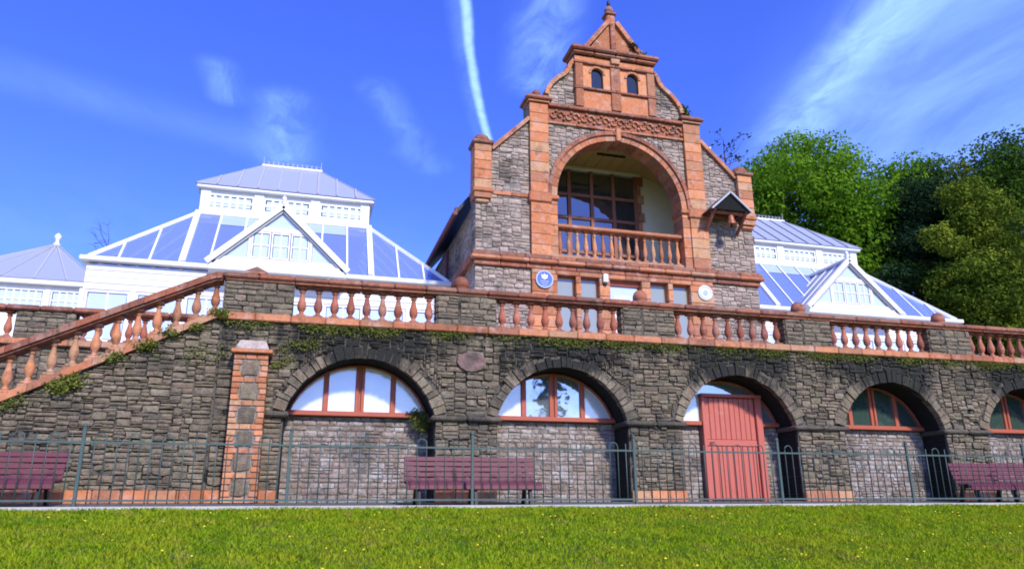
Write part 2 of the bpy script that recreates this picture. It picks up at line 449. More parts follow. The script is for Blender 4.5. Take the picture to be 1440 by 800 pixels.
class MB:
    def __init__(s):
        s.v = []; s.f = []; s.r = []
    def add(s, vs, fs, rnd=0.0):
        b = len(s.v)
        s.v += [tuple(p) for p in vs]
        s.f += [tuple(b + i for i in q) for q in fs]
        s.r += [rnd] * len(fs)
        return s
    def box(s, x0, x1, y0, y1, z0, z1, rnd=0.0):
        return s.add([(x0, y0, z0), (x1, y0, z0), (x1, y1, z0), (x0, y1, z0), (x0, y0, z1), (x1, y0, z1), (x1, y1, z1), (x0, y1, z1)],
                     [(0, 3, 2, 1), (4, 5, 6, 7), (0, 1, 5, 4), (1, 2, 6, 5), (2, 3, 7, 6), (3, 0, 4, 7)], rnd)
    def cbox(s, x0, x1, y0, y1, z0, z1, c=0.01, rnd=0.0):
        """box with chamfered edges"""
        X, Y, Z = (x0, x1), (y0, y1), (z0, z1)
        vs = []; idx = {}
        for i in (0, 1):
            for j in (0, 1):
                for k in (0, 1):
                    sx, sy, sz = (c if i == 0 else -c), (c if j == 0 else -c), (c if k == 0 else -c)
                    for a, p in enumerate(((X[i], Y[j] + sy, Z[k] + sz), (X[i] + sx, Y[j], Z[k] + sz), (X[i] + sx, Y[j] + sy, Z[k]))):
                        idx[i, j, k, a] = len(vs); vs.append(p)
        q = lambda *t: tuple(idx[x] for x in t)
        fs = [q((0,0,0,0),(0,0,1,0),(0,1,1,0),(0,1,0,0)), q((1,0,0,0),(1,1,0,0),(1,1,1,0),(1,0,1,0)),
              q((0,0,0,1),(1,0,0,1),(1,0,1,1),(0,0,1,1)), q((0,1,0,1),(0,1,1,1),(1,1,1,1),(1,1,0,1)),
              q((0,0,0,2),(0,1,0,2),(1,1,0,2),(1,0,0,2)), q((0,0,1,2),(1,0,1,2),(1,1,1,2),(0,1,1,2))]
        for j in (0, 1):
            for k in (0, 1):
                fs.append(q((0,j,k,1),(1,j,k,1),(1,j,k,2),(0,j,k,2)))
        for i in (0, 1):
            for k in (0, 1):
                fs.append(q((i,0,k,0),(i,1,k,0),(i,1,k,2),(i,0,k,2)))
            for j in (0, 1):
                fs.append(q((i,j,0,0),(i,j,1,0),(i,j,1,1),(i,j,0,1)))
            for j in (0, 1):
                for k in (0, 1):
                    fs.append(q((i,j,k,0),(i,j,k,1),(i,j,k,2)))
        return s.add(vs, fs, rnd)
    def poly_y(s, poly, y0, y1, rnd=0.0):
        """polygon of (x, z) pushed from y0 to y1"""
        n = len(poly)
        vs = [(x, y0, z) for x, z in poly] + [(x, y1, z) for x, z in poly]
        fs = [tuple(range(n)), tuple(range(2 * n - 1, n - 1, -1))]
        fs += [(i, i + n, (i + 1) % n + n, (i + 1) % n) for i in range(n)]
        return s.add(vs, fs, rnd)
    def poly_x(s, poly, x0, x1, rnd=0.0):
        n = len(poly)
        vs = [(x0, y, z) for y, z in poly] + [(x1, y, z) for y, z in poly]
        fs = [tuple(range(n)), tuple(range(2 * n - 1, n - 1, -1))]
        fs += [(i, i + n, (i + 1) % n + n, (i + 1) % n) for i in range(n)]
        return s.add(vs, fs, rnd)
    def lathe(s, prof, c=(0, 0, 0), seg=12):
        n = len(prof)
        vs = [(c[0] + r * math.cos(2 * math.pi * k / seg), c[1] + r * math.sin(2 * math.pi * k / seg), c[2] + z) for r, z in prof for k in range(seg)]
        fs = [(i * seg + k, i * seg + (k + 1) % seg, (i + 1) * seg + (k + 1) % seg, (i + 1) * seg + k) for i in range(n - 1) for k in range(seg)]
        fs += [tuple(range(seg - 1, -1, -1)), tuple((n - 1) * seg + k for k in range(seg))]
        return s.add(vs, fs)
    def tube(s, pts, rad, seg=6):
        pts = [Vector(p) for p in pts]
        rads = rad if isinstance(rad, (list, tuple)) else [rad] * len(pts)
        b = []
        up = Vector((0, 0, 1))
        vs = []
        for i, p in enumerate(pts):
            d = (pts[min(i + 1, len(pts) - 1)] - pts[max(i - 1, 0)]).normalized()
            a = d.cross(up if abs(d.z) < 0.95 else Vector((1, 0, 0))).normalized()
            e = d.cross(a)
            vs += [tuple(p + (a * math.cos(2 * math.pi * k / seg) + e * math.sin(2 * math.pi * k / seg)) * rads[i]) for k in range(seg)]
        n = len(pts)
        fs = [(i * seg + k, i * seg + (k + 1) % seg, (i + 1) * seg + (k + 1) % seg, (i + 1) * seg + k) for i in range(n - 1) for k in range(seg)]
        fs += [tuple(range(seg - 1, -1, -1)), tuple((n - 1) * seg + k for k in range(seg))]
        return s.add(vs, fs)
    def beam(s, p, q, w, h, up=(0, 0, 1)):
        """rectangular bar from p to q: w across, h along up"""
        p, q, up = Vector(p), Vector(q), Vector(up)
        d = (q - p).normalized()
        a = d.cross(up).normalized() * (w / 2)
        e = a.cross(d).normalized() * (h / 2)
        vs = [p - a - e, p + a - e, p + a + e, p - a + e, q - a - e, q + a - e, q + a + e, q - a + e]
        return s.add(vs, [(0, 1, 2, 3), (7, 6, 5, 4), (0, 4, 5, 1), (1, 5, 6, 2), (2, 6, 7, 3), (3, 7, 4, 0)])
    def sheet(s, pts, t):
        """flat polygon with thickness t along its normal"""
        P = [Vector(p) for p in pts]
        nrm = (P[1] - P[0]).cross(P[2] - P[0]).normalized() * t
        n = len(P)
        return s.add(P + [p + nrm for p in P], [tuple(range(n)), tuple(range(2 * n - 1, n - 1, -1))] + [(i, i + n, (i + 1) % n + n, (i + 1) % n) for i in range(n)])
    def mesh(s, name, mat, smooth=False):
        me = bpy.data.meshes.new(name)
        me.from_pydata(s.v, [], s.f)
        me.materials.append(M[mat])
        if any(s.r):
            a = me.attributes.new('rnd', 'FLOAT', 'FACE')
            a.data.foreach_set('value', s.r)
        if smooth:
            me.polygons.foreach_set('use_smooth', [True] * len(me.polygons))
        import bmesh
        bm = bmesh.new(); bm.from_mesh(me)
        bmesh.ops.recalc_face_normals(bm, faces=bm.faces)
        bm.to_mesh(me); bm.free()
        return me
    def build(s, name, mat, parent=None, smooth=False):
        return inst(name, s.mesh(name, mat, smooth), parent)
def struct(o, kind='structure'):
    o['kind'] = kind
    return o
def part(name, mat, parent, *a, c=0.01):
    """a single chamfered box as a part"""
    return MB().cbox(*a, c=c).build(name, mat, parent)

def np_mesh(name, mat, verts, faces, rnd=None, smooth=False):
    me = bpy.data.meshes.new(name)
    nv, nf, k = len(verts), len(faces), faces.shape[1]
    me.vertices.add(nv); me.loops.add(nf * k); me.polygons.add(nf)
    me.vertices.foreach_set('co', np.ascontiguousarray(verts, dtype=np.float32).ravel())
    me.loops.foreach_set('vertex_index', np.ascontiguousarray(faces, dtype=np.int32).ravel())
    me.polygons.foreach_set('loop_start', np.arange(0, nf * k, k, dtype=np.int32))
    me.polygons.foreach_set('loop_total', np.full(nf, k, dtype=np.int32))
    me.update(calc_edges=True)
    if rnd is not None:
        a = me.attributes.new('rnd', 'FLOAT', 'FACE')
        a.data.foreach_set('value', np.ascontiguousarray(rnd, dtype=np.float32))
    me.materials.append(M[mat])
    return me

# rough-faced stone: 1 x 1 x 1 about its centre, face towards -Y
def stone_mesh(rng, mat):
    mb = MB()
    e = 0.06
    xs = [-0.5, rng.uniform(-.2, .2), 0.5]; zs = [-0.5, rng.uniform(-.15, .15), 0.5]
    V = []
    for iz, z in enumerate(zs):
        for ix, x in enumerate(xs):
            px = x * (1 - e * 2.2 * rng.uniform(.1, 1) * (ix != 1)) + rng.uniform(-.03, .03)
            pz = z * (1 - e * 3.6 * rng.uniform(.0, 1) * (iz != 1)) + rng.uniform(-.07, .07)
            edge = (ix != 1) + (iz != 1)
            V.append((px, -0.5 + (0.0, .18, .38)[edge] * rng.uniform(.3, 1.0), pz))
    B = [(x * (1 - 0.02 * rng.random()), 0.5, z * (1 - 0.04 * rng.random())) for z in zs for x in xs]
    mb.v = V + B
    mb.f = [(0, 1, 4, 3), (1, 2, 5, 4), (3, 4, 7, 6), (4, 5, 8, 7)]
    ring = [0, 1, 2, 5, 8, 7, 6, 3]
    mb.f += [(ring[i], ring[i] + 9, ring[(i + 1) % 8] + 9, ring[(i + 1) % 8]) for i in range(8)]
    mb.r = [0] * len(mb.f)
    return mb
SHAPES = []
_r = random.Random(5)
for _ in range(14):
    SHAPES.append(stone_mesh(_r, None))
STONE_ME = {}
def stone_data(mat, k):
    if (mat, k) not in STONE_ME:
        STONE_ME[mat, k] = SHAPES[k].mesh('stone', mat)
    return STONE_ME[mat, k]

def courses(allowed, z0, z1, rng, hr=(0.09, 0.16), wr=(0.16, 0.42), joint=0.018):
    """random rubble laid in uneven courses: list of (x, z, w, h) centres and sizes"""
    out = []
    z = z0
    while z < z1 - 0.03:
        h = min(rng.uniform(*hr), z1 - z)
        if z1 - (z + h) < 0.06:
            h = z1 - z
        for xa, xb in allowed(z + h * 0.5):
            x = xa
            while x < xb - 0.02:
                w = rng.uniform(*wr)
                if xb - (x + w) < 0.11:
                    w = xb - x
                if rng.random() < 0.22 and h > 0.10:
                    k = rng.uniform(.42, .58)
                    out.append((x + w / 2, z + h * k / 2, w - joint, h * k - joint))
                    out.append((x + w / 2, z + h * k + h * (1 - k) / 2, w - joint, h * (1 - k) - joint))
                else:
                    if rng.random() > 0.012:
                        out.append((x + w / 2, z + h / 2 + rng.uniform(-.008, .008), w - joint * rng.uniform(.5, 1.5), h - joint * rng.uniform(.4, 1.6)))
                x += w
        z += h
    return [s_ for s_ in out if s_[2] > 0.03 and s_[3] > 0.02]
def rubble(allowed, z0, z1, rng, ch=0.036, cw=0.044, hs=(1, 1, 2, 2, 2, 2, 3, 3, 4), ws=(3, 4, 4, 5, 5, 6, 7, 8), joint=0.011):
    """uncoursed rubble: stones of mixed height fitted into a fine grid"""
    nz = max(1, int(round((z1 - z0) / ch)))
    ch = (z1 - z0) / nz
    rows = []
    x0 = 1e9; x1 = -1e9
    for j in range(nz):
        iv = allowed(z0 + ch * (j + .5))
        rows.append(iv)
        for a, b in iv:
            x0 = min(x0, a); x1 = max(x1, b)
    nx = int(math.ceil((x1 - x0) / cw))
    free = [[False] * nx for _ in range(nz)]
    for j in range(nz):
        for a, b in rows[j]:
            for i in range(int(math.ceil((a - x0) / cw - 0.35)), min(nx, int((b - x0) / cw + 0.35))):
                if i >= 0:
                    free[j][i] = True
    out = []
    for j in range(nz):
        i = 0
        while i < nx:
            if not free[j][i]:
                i += 1
                continue
            h = rng.choice(hs); w = rng.choice(ws)
            if h == 1:
                w = max(3, w - 1)
            if h >= 4:
                w = min(w, 7)
            k = 0
            while k < w and i + k < nx and free[j][i + k]:
                k += 1
            w = k
            r = i + w
            left = 0
            while r < nx and free[j][r] and left < 3:
                left += 1; r += 1
            if left and left < 3 and (r >= nx or not free[j][r]):
                w += left
            hh = 1
            while hh < h and j + hh < nz and all(free[j + hh][i + q] for q in range(w)):
                hh += 1
            for b in range(hh):
                for q in range(w):
                    free[j + b][i + q] = False
            if rng.random() > 0.008:
                jw, jh = joint * rng.uniform(.4, 1.6), joint * rng.uniform(.4, 1.5)
                out.append((x0 + (i + w / 2) * cw + rng.uniform(-.006, .006), z0 + (j + hh / 2) * ch + rng.uniform(-.006, .006), w * cw - jw, hh * ch - jh))
            i += w
    return [q for q in out if q[2] > 0.02 and q[3] > 0.015]
def lay(stones, yface, mat, parent_of, rng, limit=300, depth=(0.05, 0.08), name='stone', stuff_parent=None, stuff_name='small_rubble'):
    """the largest 'limit' stones in view as objects of their own, the rest joined"""
    key = lambda s_: -(s_[2] * s_[3]) / (s_[0] ** 2 + yface ** 2)
    seen = lambda s_: -5.2 < s_[0] < 17.4
    order = sorted(range(len(stones)), key=lambda i: (not seen(stones[i]), key(stones[i])))
    single = set(order[:limit])
    rest = MB()
    for i, (x, z, w, h) in enumerate(stones):
        d = rng.uniform(*depth)
        k = rng.randrange(len(SHAPES))
        flip = rng.choice((-1, 1))
        if i in single:
            inst(name, stone_data(mat, k), parent_of(x), (x, yface + 0.03 - d / 2, z), (w, d, h), Matrix.Rotation(R(rng.gauss(0, 1.1)), 3, 'Y'))
        else:
            rv = rng.uniform(0.001, 1)
            rest.add([(x + p[0] * w, yface + 0.03 - d / 2 + p[1] * d, z + p[2] * h) for p in SHAPES[k].v], SHAPES[k].f, rv)
    if rest.f:
        struct(rest.build(stuff_name, mat + '_j', stuff_parent), 'stuff')

RNG = random.Random(21)
YW = 14.0                     # face of the terrace wall
TERR = 3.33                   # terrace level
BAY = 3.89
A_L = [-0.26 + BAY * k for k in range(5)]      # left springing of each arch
SPAN = 2.71
ARC_R, ARC_Z, SPR = 1.406, 1.364, 1.74         # arch radius, centre height, springing
PATH_Z = 0.2
def path_z(y):
    return 0.10 + (y - 12.35) / (14.0 - 12.35) * 0.10

# ------------------------------------------------------------------ ground
def lawn_z(x, y):
    t = 12.2 - y
    base = 0.075 - 0.135 * t if t < 24 else 0.075 - 0.135 * 24 - 0.02 * (t - 24)
    return base + 0.02 * math.sin(x * 0.9) * math.sin(y * 1.3) * min(1, max(0, t / 2))
mb = MB()
gx = [-900, -300, -120, -60, -30, -16] + [i * 0.8 - 10 for i in range(0, 46)] + [32, 45, 70, 130, 320, 900]
gy = [-900, -400, -200, -110, -70, -45, -30, -20, -12, -6, -2] + [i * 0.6 for i in range(0, 20)] + [12.0, 12.2]
for yy in gy:
    for xx in gx:
        mb.v.append((xx, yy, lawn_z(xx, yy)))
nx = len(gx)
mb.f = [(j * nx + i, j * nx + i + 1, (j + 1) * nx + i + 1, (j + 1) * nx + i) for j in range(len(gy) - 1) for i in range(nx - 1)]
mb.r = [0] * len(mb.f)
t = NT('lawn_soil')
c = t.ramp(t.noise(1.4, 5, 0.6), [(0.055, 0.085, 0.012), (0.10, 0.15, 0.018), (0.17, 0.19, 0.03)])
t.bsdf(t.mix(t.smooth(t.noise(25, 4), 0.45, 0.7, 0, 0.6), c, (0.03, 0.045, 0.01)), 0.95, t.bump(t.noise(30, 4), 0.8, 0.03), 0.1)
M['lawn'] = t.m
struct(mb.build('lawn', 'lawn', None, True))
mb = MB(); mb.box(-60, 60, 12.2, 12.35, -0.5, 0.125)
struct(mb.build('kerb', 'concrete'))
mb = MB()
mb.add([(-60, 12.35, 0.10), (60, 12.35, 0.10), (60, 14.2, 0.20), (-60, 14.2, 0.20), (-60, 12.35, -0.5), (60, 12.35, -0.5), (60, 14.2, -0.5), (-60, 14.2, -0.5)],
       [(0, 1, 2, 3), (4, 7, 6, 5), (0, 4, 5, 1), (1, 5, 6, 2), (2, 6, 7, 3), (3, 7, 4, 0)])
struct(mb.build('path', 'tarmac'))
mb = MB(); mb.box(-1.4, 40, 14.905, 30, -0.5, TERR)
mb.box(-60, -1.4, 17.3, 30, -0.5, TERR)
struct(mb.build('terrace', 'paving'))
mb = MB()
hy = [30.0, 34, 40, 50, 80, 200, 900]
hz = [TERR - 0.02, 3.6, 4.2, 5.2, 7, 9, 9]
hx = [-900, -200, -60, -20, 0, 20, 40, 60, 120, 300, 900]
for yy, zz in zip(hy, hz):
    for xx in hx:
        mb.v.append((xx, yy, zz + (0.012 * max(0, xx - 15) if yy > 31 else 0)))
nx = len(hx)
mb.f = [(j * nx + i, j * nx + i + 1, (j + 1) * nx + i + 1, (j + 1) * nx + i) for j in range(len(hy) - 1) for i in range(nx - 1)]
mb.r = [0] * len(mb.f)
struct(mb.build('hillside', 'ground_far', None, True))

# ------------------------------------------------------------------ arcade wall
arc = thing('arcade_wall', 'dark rubble stone terrace wall with five arches below the red balustrade', 'wall', (8, YW, PATH_Z))
def arch_pts(xl, r, n=20, cz=ARC_Z, span=SPAN, spr=None):
    """points along an arch from right springing to left springing"""
    cx = xl + span / 2
    a0 = math.asin(min(1, max(-1, ((SPR if spr is None else spr) - cz) / r)))
    return [(cx + r * math.cos(a), cz + r * math.sin(a)) for a in [a0 + (math.pi - 2 * a0) * i / n for i in range(n + 1)]]
X0W, X1W = -1.42, 22.0
outline = [(X0W, 0.0), (X0W, 3.36), (X1W, 3.36), (X1W, 0.0)]
for xl in reversed(A_L):
    outline.append((xl + SPAN, 0.0))
    outline += arch_pts(xl, ARC_R)
    outline.append((xl, 0.0))
MB().poly_y(outline, YW, YW + 0.90).build('mortar_core', 'mortar', arc)

RING = 0.22
def arcade_allowed(z):
    iv = [(X0W, X1W)]
    cuts = []
    for xl in A_L:
        cx = xl + SPAN / 2
        if z < SPR - 0.11:
            cuts.append((xl, xl + SPAN))
        elif z < SPR + 0.0:
            cuts.append((xl - 0.10, xl + SPAN + 0.10))
        else:
            q = (ARC_R + RING) ** 2 - (z - ARC_Z) ** 2
            if q > 0:
                cuts.append((cx - math.sqrt(q), cx + math.sqrt(q)))
    if z < 2.95:
        cuts.append((-1.15, -0.58))
    if SPR - 0.10 < z < SPR:        # the impost course is dressed stone
        return []
    cuts.sort()
    out = []; x = X0W
    for a, b in cuts:
        if a > x:
            out.append((x, a))
        x = max(x, b)
    out.append((x, X1W))
    return [(a, b) for a, b in out if b - a > 0.05]
lower = rubble(arcade_allowed, PATH_Z + 0.20, SPR - 0.10, RNG)
upper = rubble(arcade_allowed, SPR, 3.33, RNG)
lay(lower + upper, YW, 'rubble', lambda x: arc, RNG, 300, (0.045, 0.10), stuff_parent=arc)
# voussoirs
for xl in A_L:
    cx = xl + SPAN / 2
    a0 = math.asin((SPR - ARC_Z) / ARC_R)
    n = 25
    cuts = [a0 + (math.pi - 2 * a0) * (i + (RNG.uniform(-.3, .3) if 0 < i < n else 0)) / n for i in range(n + 1)]
    for i in range(n):
        g = 0.007
        a, b = cuts[i] + g, cuts[i + 1] - g
        ro = ARC_R + RING * RNG.uniform(0.62, 1.25)
        ri = ARC_R - 0.012 + RNG.uniform(-.012, .006)
        poly = [(cx + r * math.cos(q), ARC_Z + r * math.sin(q)) for r, q in ((ri, a), (ri, b), (ro, b), (ro, a))]
        MB().poly_y(poly, YW - RNG.uniform(.02, .06), YW + 0.10 + RNG.uniform(0, .03)).build('voussoir', 'rubble', arc)
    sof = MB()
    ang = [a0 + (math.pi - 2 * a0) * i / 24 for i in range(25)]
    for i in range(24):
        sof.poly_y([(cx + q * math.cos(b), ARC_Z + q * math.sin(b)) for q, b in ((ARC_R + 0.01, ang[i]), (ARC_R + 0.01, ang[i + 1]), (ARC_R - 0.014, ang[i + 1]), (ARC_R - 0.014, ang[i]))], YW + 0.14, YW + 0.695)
    sof.build('arch_soffit', 'algae_shade', arc)
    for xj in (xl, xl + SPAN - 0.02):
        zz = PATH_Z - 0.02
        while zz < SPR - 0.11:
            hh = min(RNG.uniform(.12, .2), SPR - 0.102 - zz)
            part('jamb_stone', 'algae_shade', arc, xj + RNG.uniform(-.004, .004), xj + 0.02, YW + 0.03, YW + 0.66, zz, zz + hh - 0.012, c=0.004)
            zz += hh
# piers: plinth bricks and impost blocks
piers = [(A_L[k] + SPAN, A_L[k + 1]) for k in range(4)] + [(A_L[4] + SPAN, A_L[4] + SPAN + 1.18)]
piers = [(-0.58, A_L[0])] + piers
for xa, xb in piers:
    n = max(1, round((xb - xa) / 0.4))
    for i in range(n):
        w = (xb - xa) / n
        part('plinth_brick', 'clay_hot', arc, xa + i * w + 0.006, xa + (i + 1) * w - 0.006, YW - 0.07, YW + 0.02, PATH_Z - 0.02, PATH_Z + 0.20, c=0.015)
    e = 0.09 if xa > -0.5 else 0.0
    n = max(1, round((xb - xa) / 0.5))
    for i in range(n):
        w = (xb - xa + e + 0.09) / n
        p0 = xa - e
        part('impost_block', 'impost', arc, p0 + i * w + 0.004, p0 + (i + 1) * w - 0.004, YW - 0.10 - RNG.uniform(0, .02), YW + 0.64, SPR - 0.10, SPR - 0.003, c=0.03)
MB().poly_y([(3.12 + 0.29 * math.cos(a) ** 1, 2.80 + 0.19 * math.sin(a) * (1.15 if math.sin(a) < 0 else 0.85)) for a in [2 * math.pi * k / 12 + .2 for k in range(12)]], YW - 0.085, YW + 0.02).build('carved_shield_stone', 'pink_stone', arc)
# infill panels in the arches, with window or door
YI = YW + 0.70
infill_list = []
panels = []
for k, xl in enumerate(A_L):
    ip = MB().box(xl - 0.01, xl + SPAN + 0.01, YI, YI + 0.2, 0.0, 1.755).build('infill_panel', 'mortar_inf', arc)
    panels.append(ip)
    if k == 2:
        def al(z, xl=xl):
            return [(xl, 8.29), (9.79, xl + SPAN)]
    else:
        def al(z, xl=xl):
            return [(xl, xl + SPAN)]
    infill_list += courses(al, 0.14, 1.75, RNG, (0.07, 0.12), (0.12, 0.30), 0.013)
def panel_of(x):
    return panels[min(4, max(0, int((x + 0.26) // BAY)))]
lay(infill_list, YI, 'infill', panel_of, RNG, 300, (0.045, 0.06), 'stone', arc, 'small_infill_rubble')

FR = 0.03
def lunette(xl, x0, x1, zb, r):
    """region under the arch of radius r between x0 and x1, above zb"""
    cx = xl + SPAN / 2
    hw = math.sqrt(max(0, r * r - (zb - ARC_Z) ** 2))
    x0, x1 = max(x0, cx - hw), min(x1, cx + hw)
    n = 10
    top = [(x1 + (x0 - x1) * i / n) for i in range(n + 1)]
    return [(x0, zb), (x1, zb)] + [(x, ARC_Z + math.sqrt(max(0, r * r - (x - cx) ** 2))) for x in top if ARC_Z + math.sqrt(max(0, r * r - (x - cx) ** 2)) > zb + 0.004]
YG = YI - 0.06
for k, xl in enumerate(A_L):
    cx = xl + SPAN / 2
    win = node('arch_window', (cx, YG, 1.74), arc)
    r = ARC_R - 0.035
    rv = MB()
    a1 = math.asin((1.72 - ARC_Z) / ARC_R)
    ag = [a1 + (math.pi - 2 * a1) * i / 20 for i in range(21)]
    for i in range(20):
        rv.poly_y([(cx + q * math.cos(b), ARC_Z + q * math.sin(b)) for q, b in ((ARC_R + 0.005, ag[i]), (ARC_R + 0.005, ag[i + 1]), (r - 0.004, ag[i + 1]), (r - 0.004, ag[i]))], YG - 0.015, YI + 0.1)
    rv.build('reveal_stone', 'algae_shade', win)
    # outer frame along the arch and the sill
    n = 16
    a0 = math.asin((1.76 - ARC_Z) / r)
    fm = MB()
    ang = [a0 + (math.pi - 2 * a0) * i / n for i in range(n + 1)]
    for i in range(n):
        fm.poly_y([(cx + q * math.cos(b), ARC_Z + q * math.sin(b)) for q, b in ((r, ang[i]), (r, ang[i + 1]), (r - FR, ang[i + 1]), (r - FR, ang[i]))], YG - 0.05, YG + 0.06)
    fm.build('frame', 'sash', win)
    zb = 1.85
    if k != 2:
        part('sill', 'sash', win, cx - 1.335, cx + 1.335, YG - 0.085, YG + 0.05, 1.757, zb, c=0.012)
        ms = [(-0.63, 0.05), (-0.0, 0.085), (0.63, 0.05)]
        prev = cx - 1.4
        for mx, hw in ms + [(1.5, 0)]:
            xr = cx + mx - hw if hw else cx + 1.4
            sky_toned = k == 0 or (k == 1 and (mx < -0.5 or mx > 1))
            MB().poly_y(lunette(xl, prev, xr, zb, r - FR + 0.01), YG, YG + 0.012).build('pane', 'win_sky_tone' if sky_toned else 'win' if k < 3 else 'win_tree_tone', win)
            if hw:
                zt = ARC_Z + math.sqrt((r - FR) ** 2 - mx ** 2)
                if hw > 0.06:
                    part('mullion', 'sash', win, cx - hw, cx - 0.022, YG - 0.045, YG + 0.04, zb, zt + 0.02, c=0.008)
                    part('mullion', 'sash', win, cx + 0.022, cx + hw, YG - 0.045, YG + 0.04, zb, zt + 0.02, c=0.008)
                    part('meeting_rail', 'sash', win, cx - 0.021, cx + 0.021, YG - 0.01, YG + 0.04, zb, zt + 0.02, c=0.004)
                else:
                    part('mullion', 'sash', win, cx + mx - hw, cx + mx + hw, YG - 0.045, YG + 0.04, zb, zt + 0.02, c=0.008)
            prev = cx + mx + hw
    else:
        DX0, DX1, DZ = 8.31, 9.77, 2.44
        part('sill', 'sash', win, cx - 1.335, DX0 - 0.005, YG - 0.085, YG + 0.05, 1.757, zb, c=0.012)
        part('sill', 'sash', win, DX1 + 0.005, cx + 1.335, YG - 0.085, YG + 0.05, 1.757, zb, c=0.012)
        MB().poly_y(lunette(xl, cx - 1.4, DX0, zb, r - FR + 0.01), YG, YG + 0.012).build('pane', 'win_sky_tone', win)
        MB().poly_y(lunette(xl, DX1, cx + 1.4, zb, r - FR + 0.01), YG, YG + 0.012).build('pane', 'win', win)
        MB().poly_y(lunette(xl, DX0, DX1, DZ, r - FR + 0.01), YG, YG + 0.012).build('pane', 'win', win)
        dr = node('plank_door', (8.95, YG, PATH_Z), arc)
        part('door_post', 'door', dr, DX0, DX0 + 0.07, YG - 0.12, YG + 0.05, PATH_Z, DZ - 0.07, c=0.01)
        part('door_post', 'door', dr, DX1 - 0.15, DX1, YG - 0.12, YG + 0.05, PATH_Z, DZ - 0.07, c=0.01)
        part('lintel', 'door', dr, DX0 - 0.012, DX1 + 0.012, YG - 0.135, YG + 0.06, DZ - 0.07, DZ, c=0.01)
        px0, px1 = DX0 + 0.078, DX1 - 0.158
        n = 10
        for i in range(n):
            w = (px1 - px0) / n
            part('plank', 'door', dr, px0 + i * w + 0.004, px0 + (i + 1) * w - 0.004, YG - 0.055 - 0.004 * (i % 2), YG + 0.0, PATH_Z + 0.02, 1.33, c=0.009)
            part('plank', 'door', dr, px0 + i * w + 0.004, px0 + (i + 1) * w - 0.004, YG - 0.055 - 0.004 * (i % 2), YG + 0.0, 1.47, DZ - 0.08, c=0.009)
        part('middle_rail', 'door', dr, px0, px1, YG - 0.072, YG, 1.333, 1.467, c=0.012)
        MB().tube([(px0 + 0.08, YG - 0.075, 1.40), (px0 + 0.08, YG - 0.12, 1.40), (px0 + 0.16, YG - 0.12, 1.40)], 0.012).build('door_handle', 'iron', dr)
        MB().box(DX0 - 0.02, DX1 + 0.02, YG + 0.012, YI - 0.001, 0.0, DZ - 0.02).build('backing_board', 'mortar_inf', dr)

# ------------------------------------------------------------------ brick and stone pillar
pil = thing('brick_pillar', 'tall narrow pillar of orange brick framing six grey stone panels', 'pillar', (-0.865, 13.85, PATH_Z))
MB().box(-1.14, -0.59, 13.73, 13.995, PATH_Z - 0.05, 2.66).build('mortar_core', 'mortar_pav', pil)
z = PATH_Z - 0.02
ch = 0.1005
row = 0
while z + ch < 2.70:
    zz0, zz1 = z + 0.005, z + ch - 0.005
    ph = row % 4
    if ph == 0:
        for a, b in ((-1.15, -0.96), (-0.955, -0.775), (-0.77, -0.58)):
            part('brick', 'clay_hot', pil, a, b - 0.006, 13.705, 13.96, zz0, zz1, c=0.008)
    else:
        e = 0.03 if ph == 2 else 0.0
        part('brick', 'clay_hot', pil, -1.15, -1.015 - e, 13.705, 13.96, zz0, zz1, c=0.008)
        part('brick', 'clay_hot', pil, -0.715 + e, -0.58, 13.705, 13.96, zz0, zz1, c=0.008)
        if ph == 1:
            inst('stone_panel', stone_data('stair', row % 14), pil, (-0.865, 13.725, z + 1.5 * ch), (0.27, 0.07, 3 * ch - 0.03))
    z += ch; row += 1
part('cap_slab', 'clay_hot', pil, -1.21, -0.52, 13.64, 13.99, 2.70, 2.775, c=0.015)
MB().add([(-1.15, 13.68, 2.776), (-0.58, 13.68, 2.776), (-0.58, 13.99, 2.776), (-1.15, 13.99, 2.776),
          (-1.08, 13.80, 2.95), (-0.65, 13.80, 2.95), (-0.65, 13.99, 2.98), (-1.08, 13.99, 2.98)],
         [(0, 3, 2, 1), (4, 5, 6, 7), (0, 1, 5, 4), (1, 2, 6, 5), (2, 3, 7, 6), (3, 0, 4, 7)]).build('capstone', 'pavst', pil)

# ------------------------------------------------------------------ stair wall
def stair_top(x):
    return 3.36 + (x + 1.55) * 0.508
SX0 = -9.0
stw = thing('stair_wall', 'mossy grey rubble flank wall of the outdoor stairs, sloping down', 'wall', (-3.2, YW, PATH_Z))
MB().poly_y([(SX0, 0.0), (-1.425, 0.0), (-1.425, 3.33), (-1.60, 3.33), (-5.25, stair_top(-5.25)), (-5.25, 2.0), (SX0, 2.0)], YW + 0.002, YW + 0.5).build('mortar_core', 'mortar', stw)
def stair_allowed(z):
    if z < 1.95:
        return [(SX0 if z < 1.5 else SX0, -1.43)] if z < stair_top(-5.25) - 0.05 else [(max(-5.25, -1.55 + (z + 0.06 - 3.36) / 0.508), -1.43)]
    a = -1.55 + (z + 0.06 - 3.36) / 0.508
    return [(max(a, -5.25), -1.43)] if a < -1.47 else []
st = rubble(stair_allowed, PATH_Z + 0.20, 3.32, RNG, 0.034, 0.046, (1, 1, 2, 2, 2, 2, 3, 3, 4))
lay(st, YW, 'stair', lambda x: stw, RNG, 300, (0.05, 0.10), stuff_parent=stw)
x = SX0
while x < -1.2:
    w = 0.42
    x1 = min(x + w, -1.16)
    part('plinth_brick', 'clay_hot', stw, x + 0.006, x1 - 0.006, YW - 0.07, YW + 0.02, PATH_Z - 0.02, PATH_Z + 0.20, c=0.015)
    x += w
stp = thing('outdoor_stairs', 'flight of pale stone steps climbing behind the sloping balustrade', 'stairs', (-3.3, 15.8, 1.5))
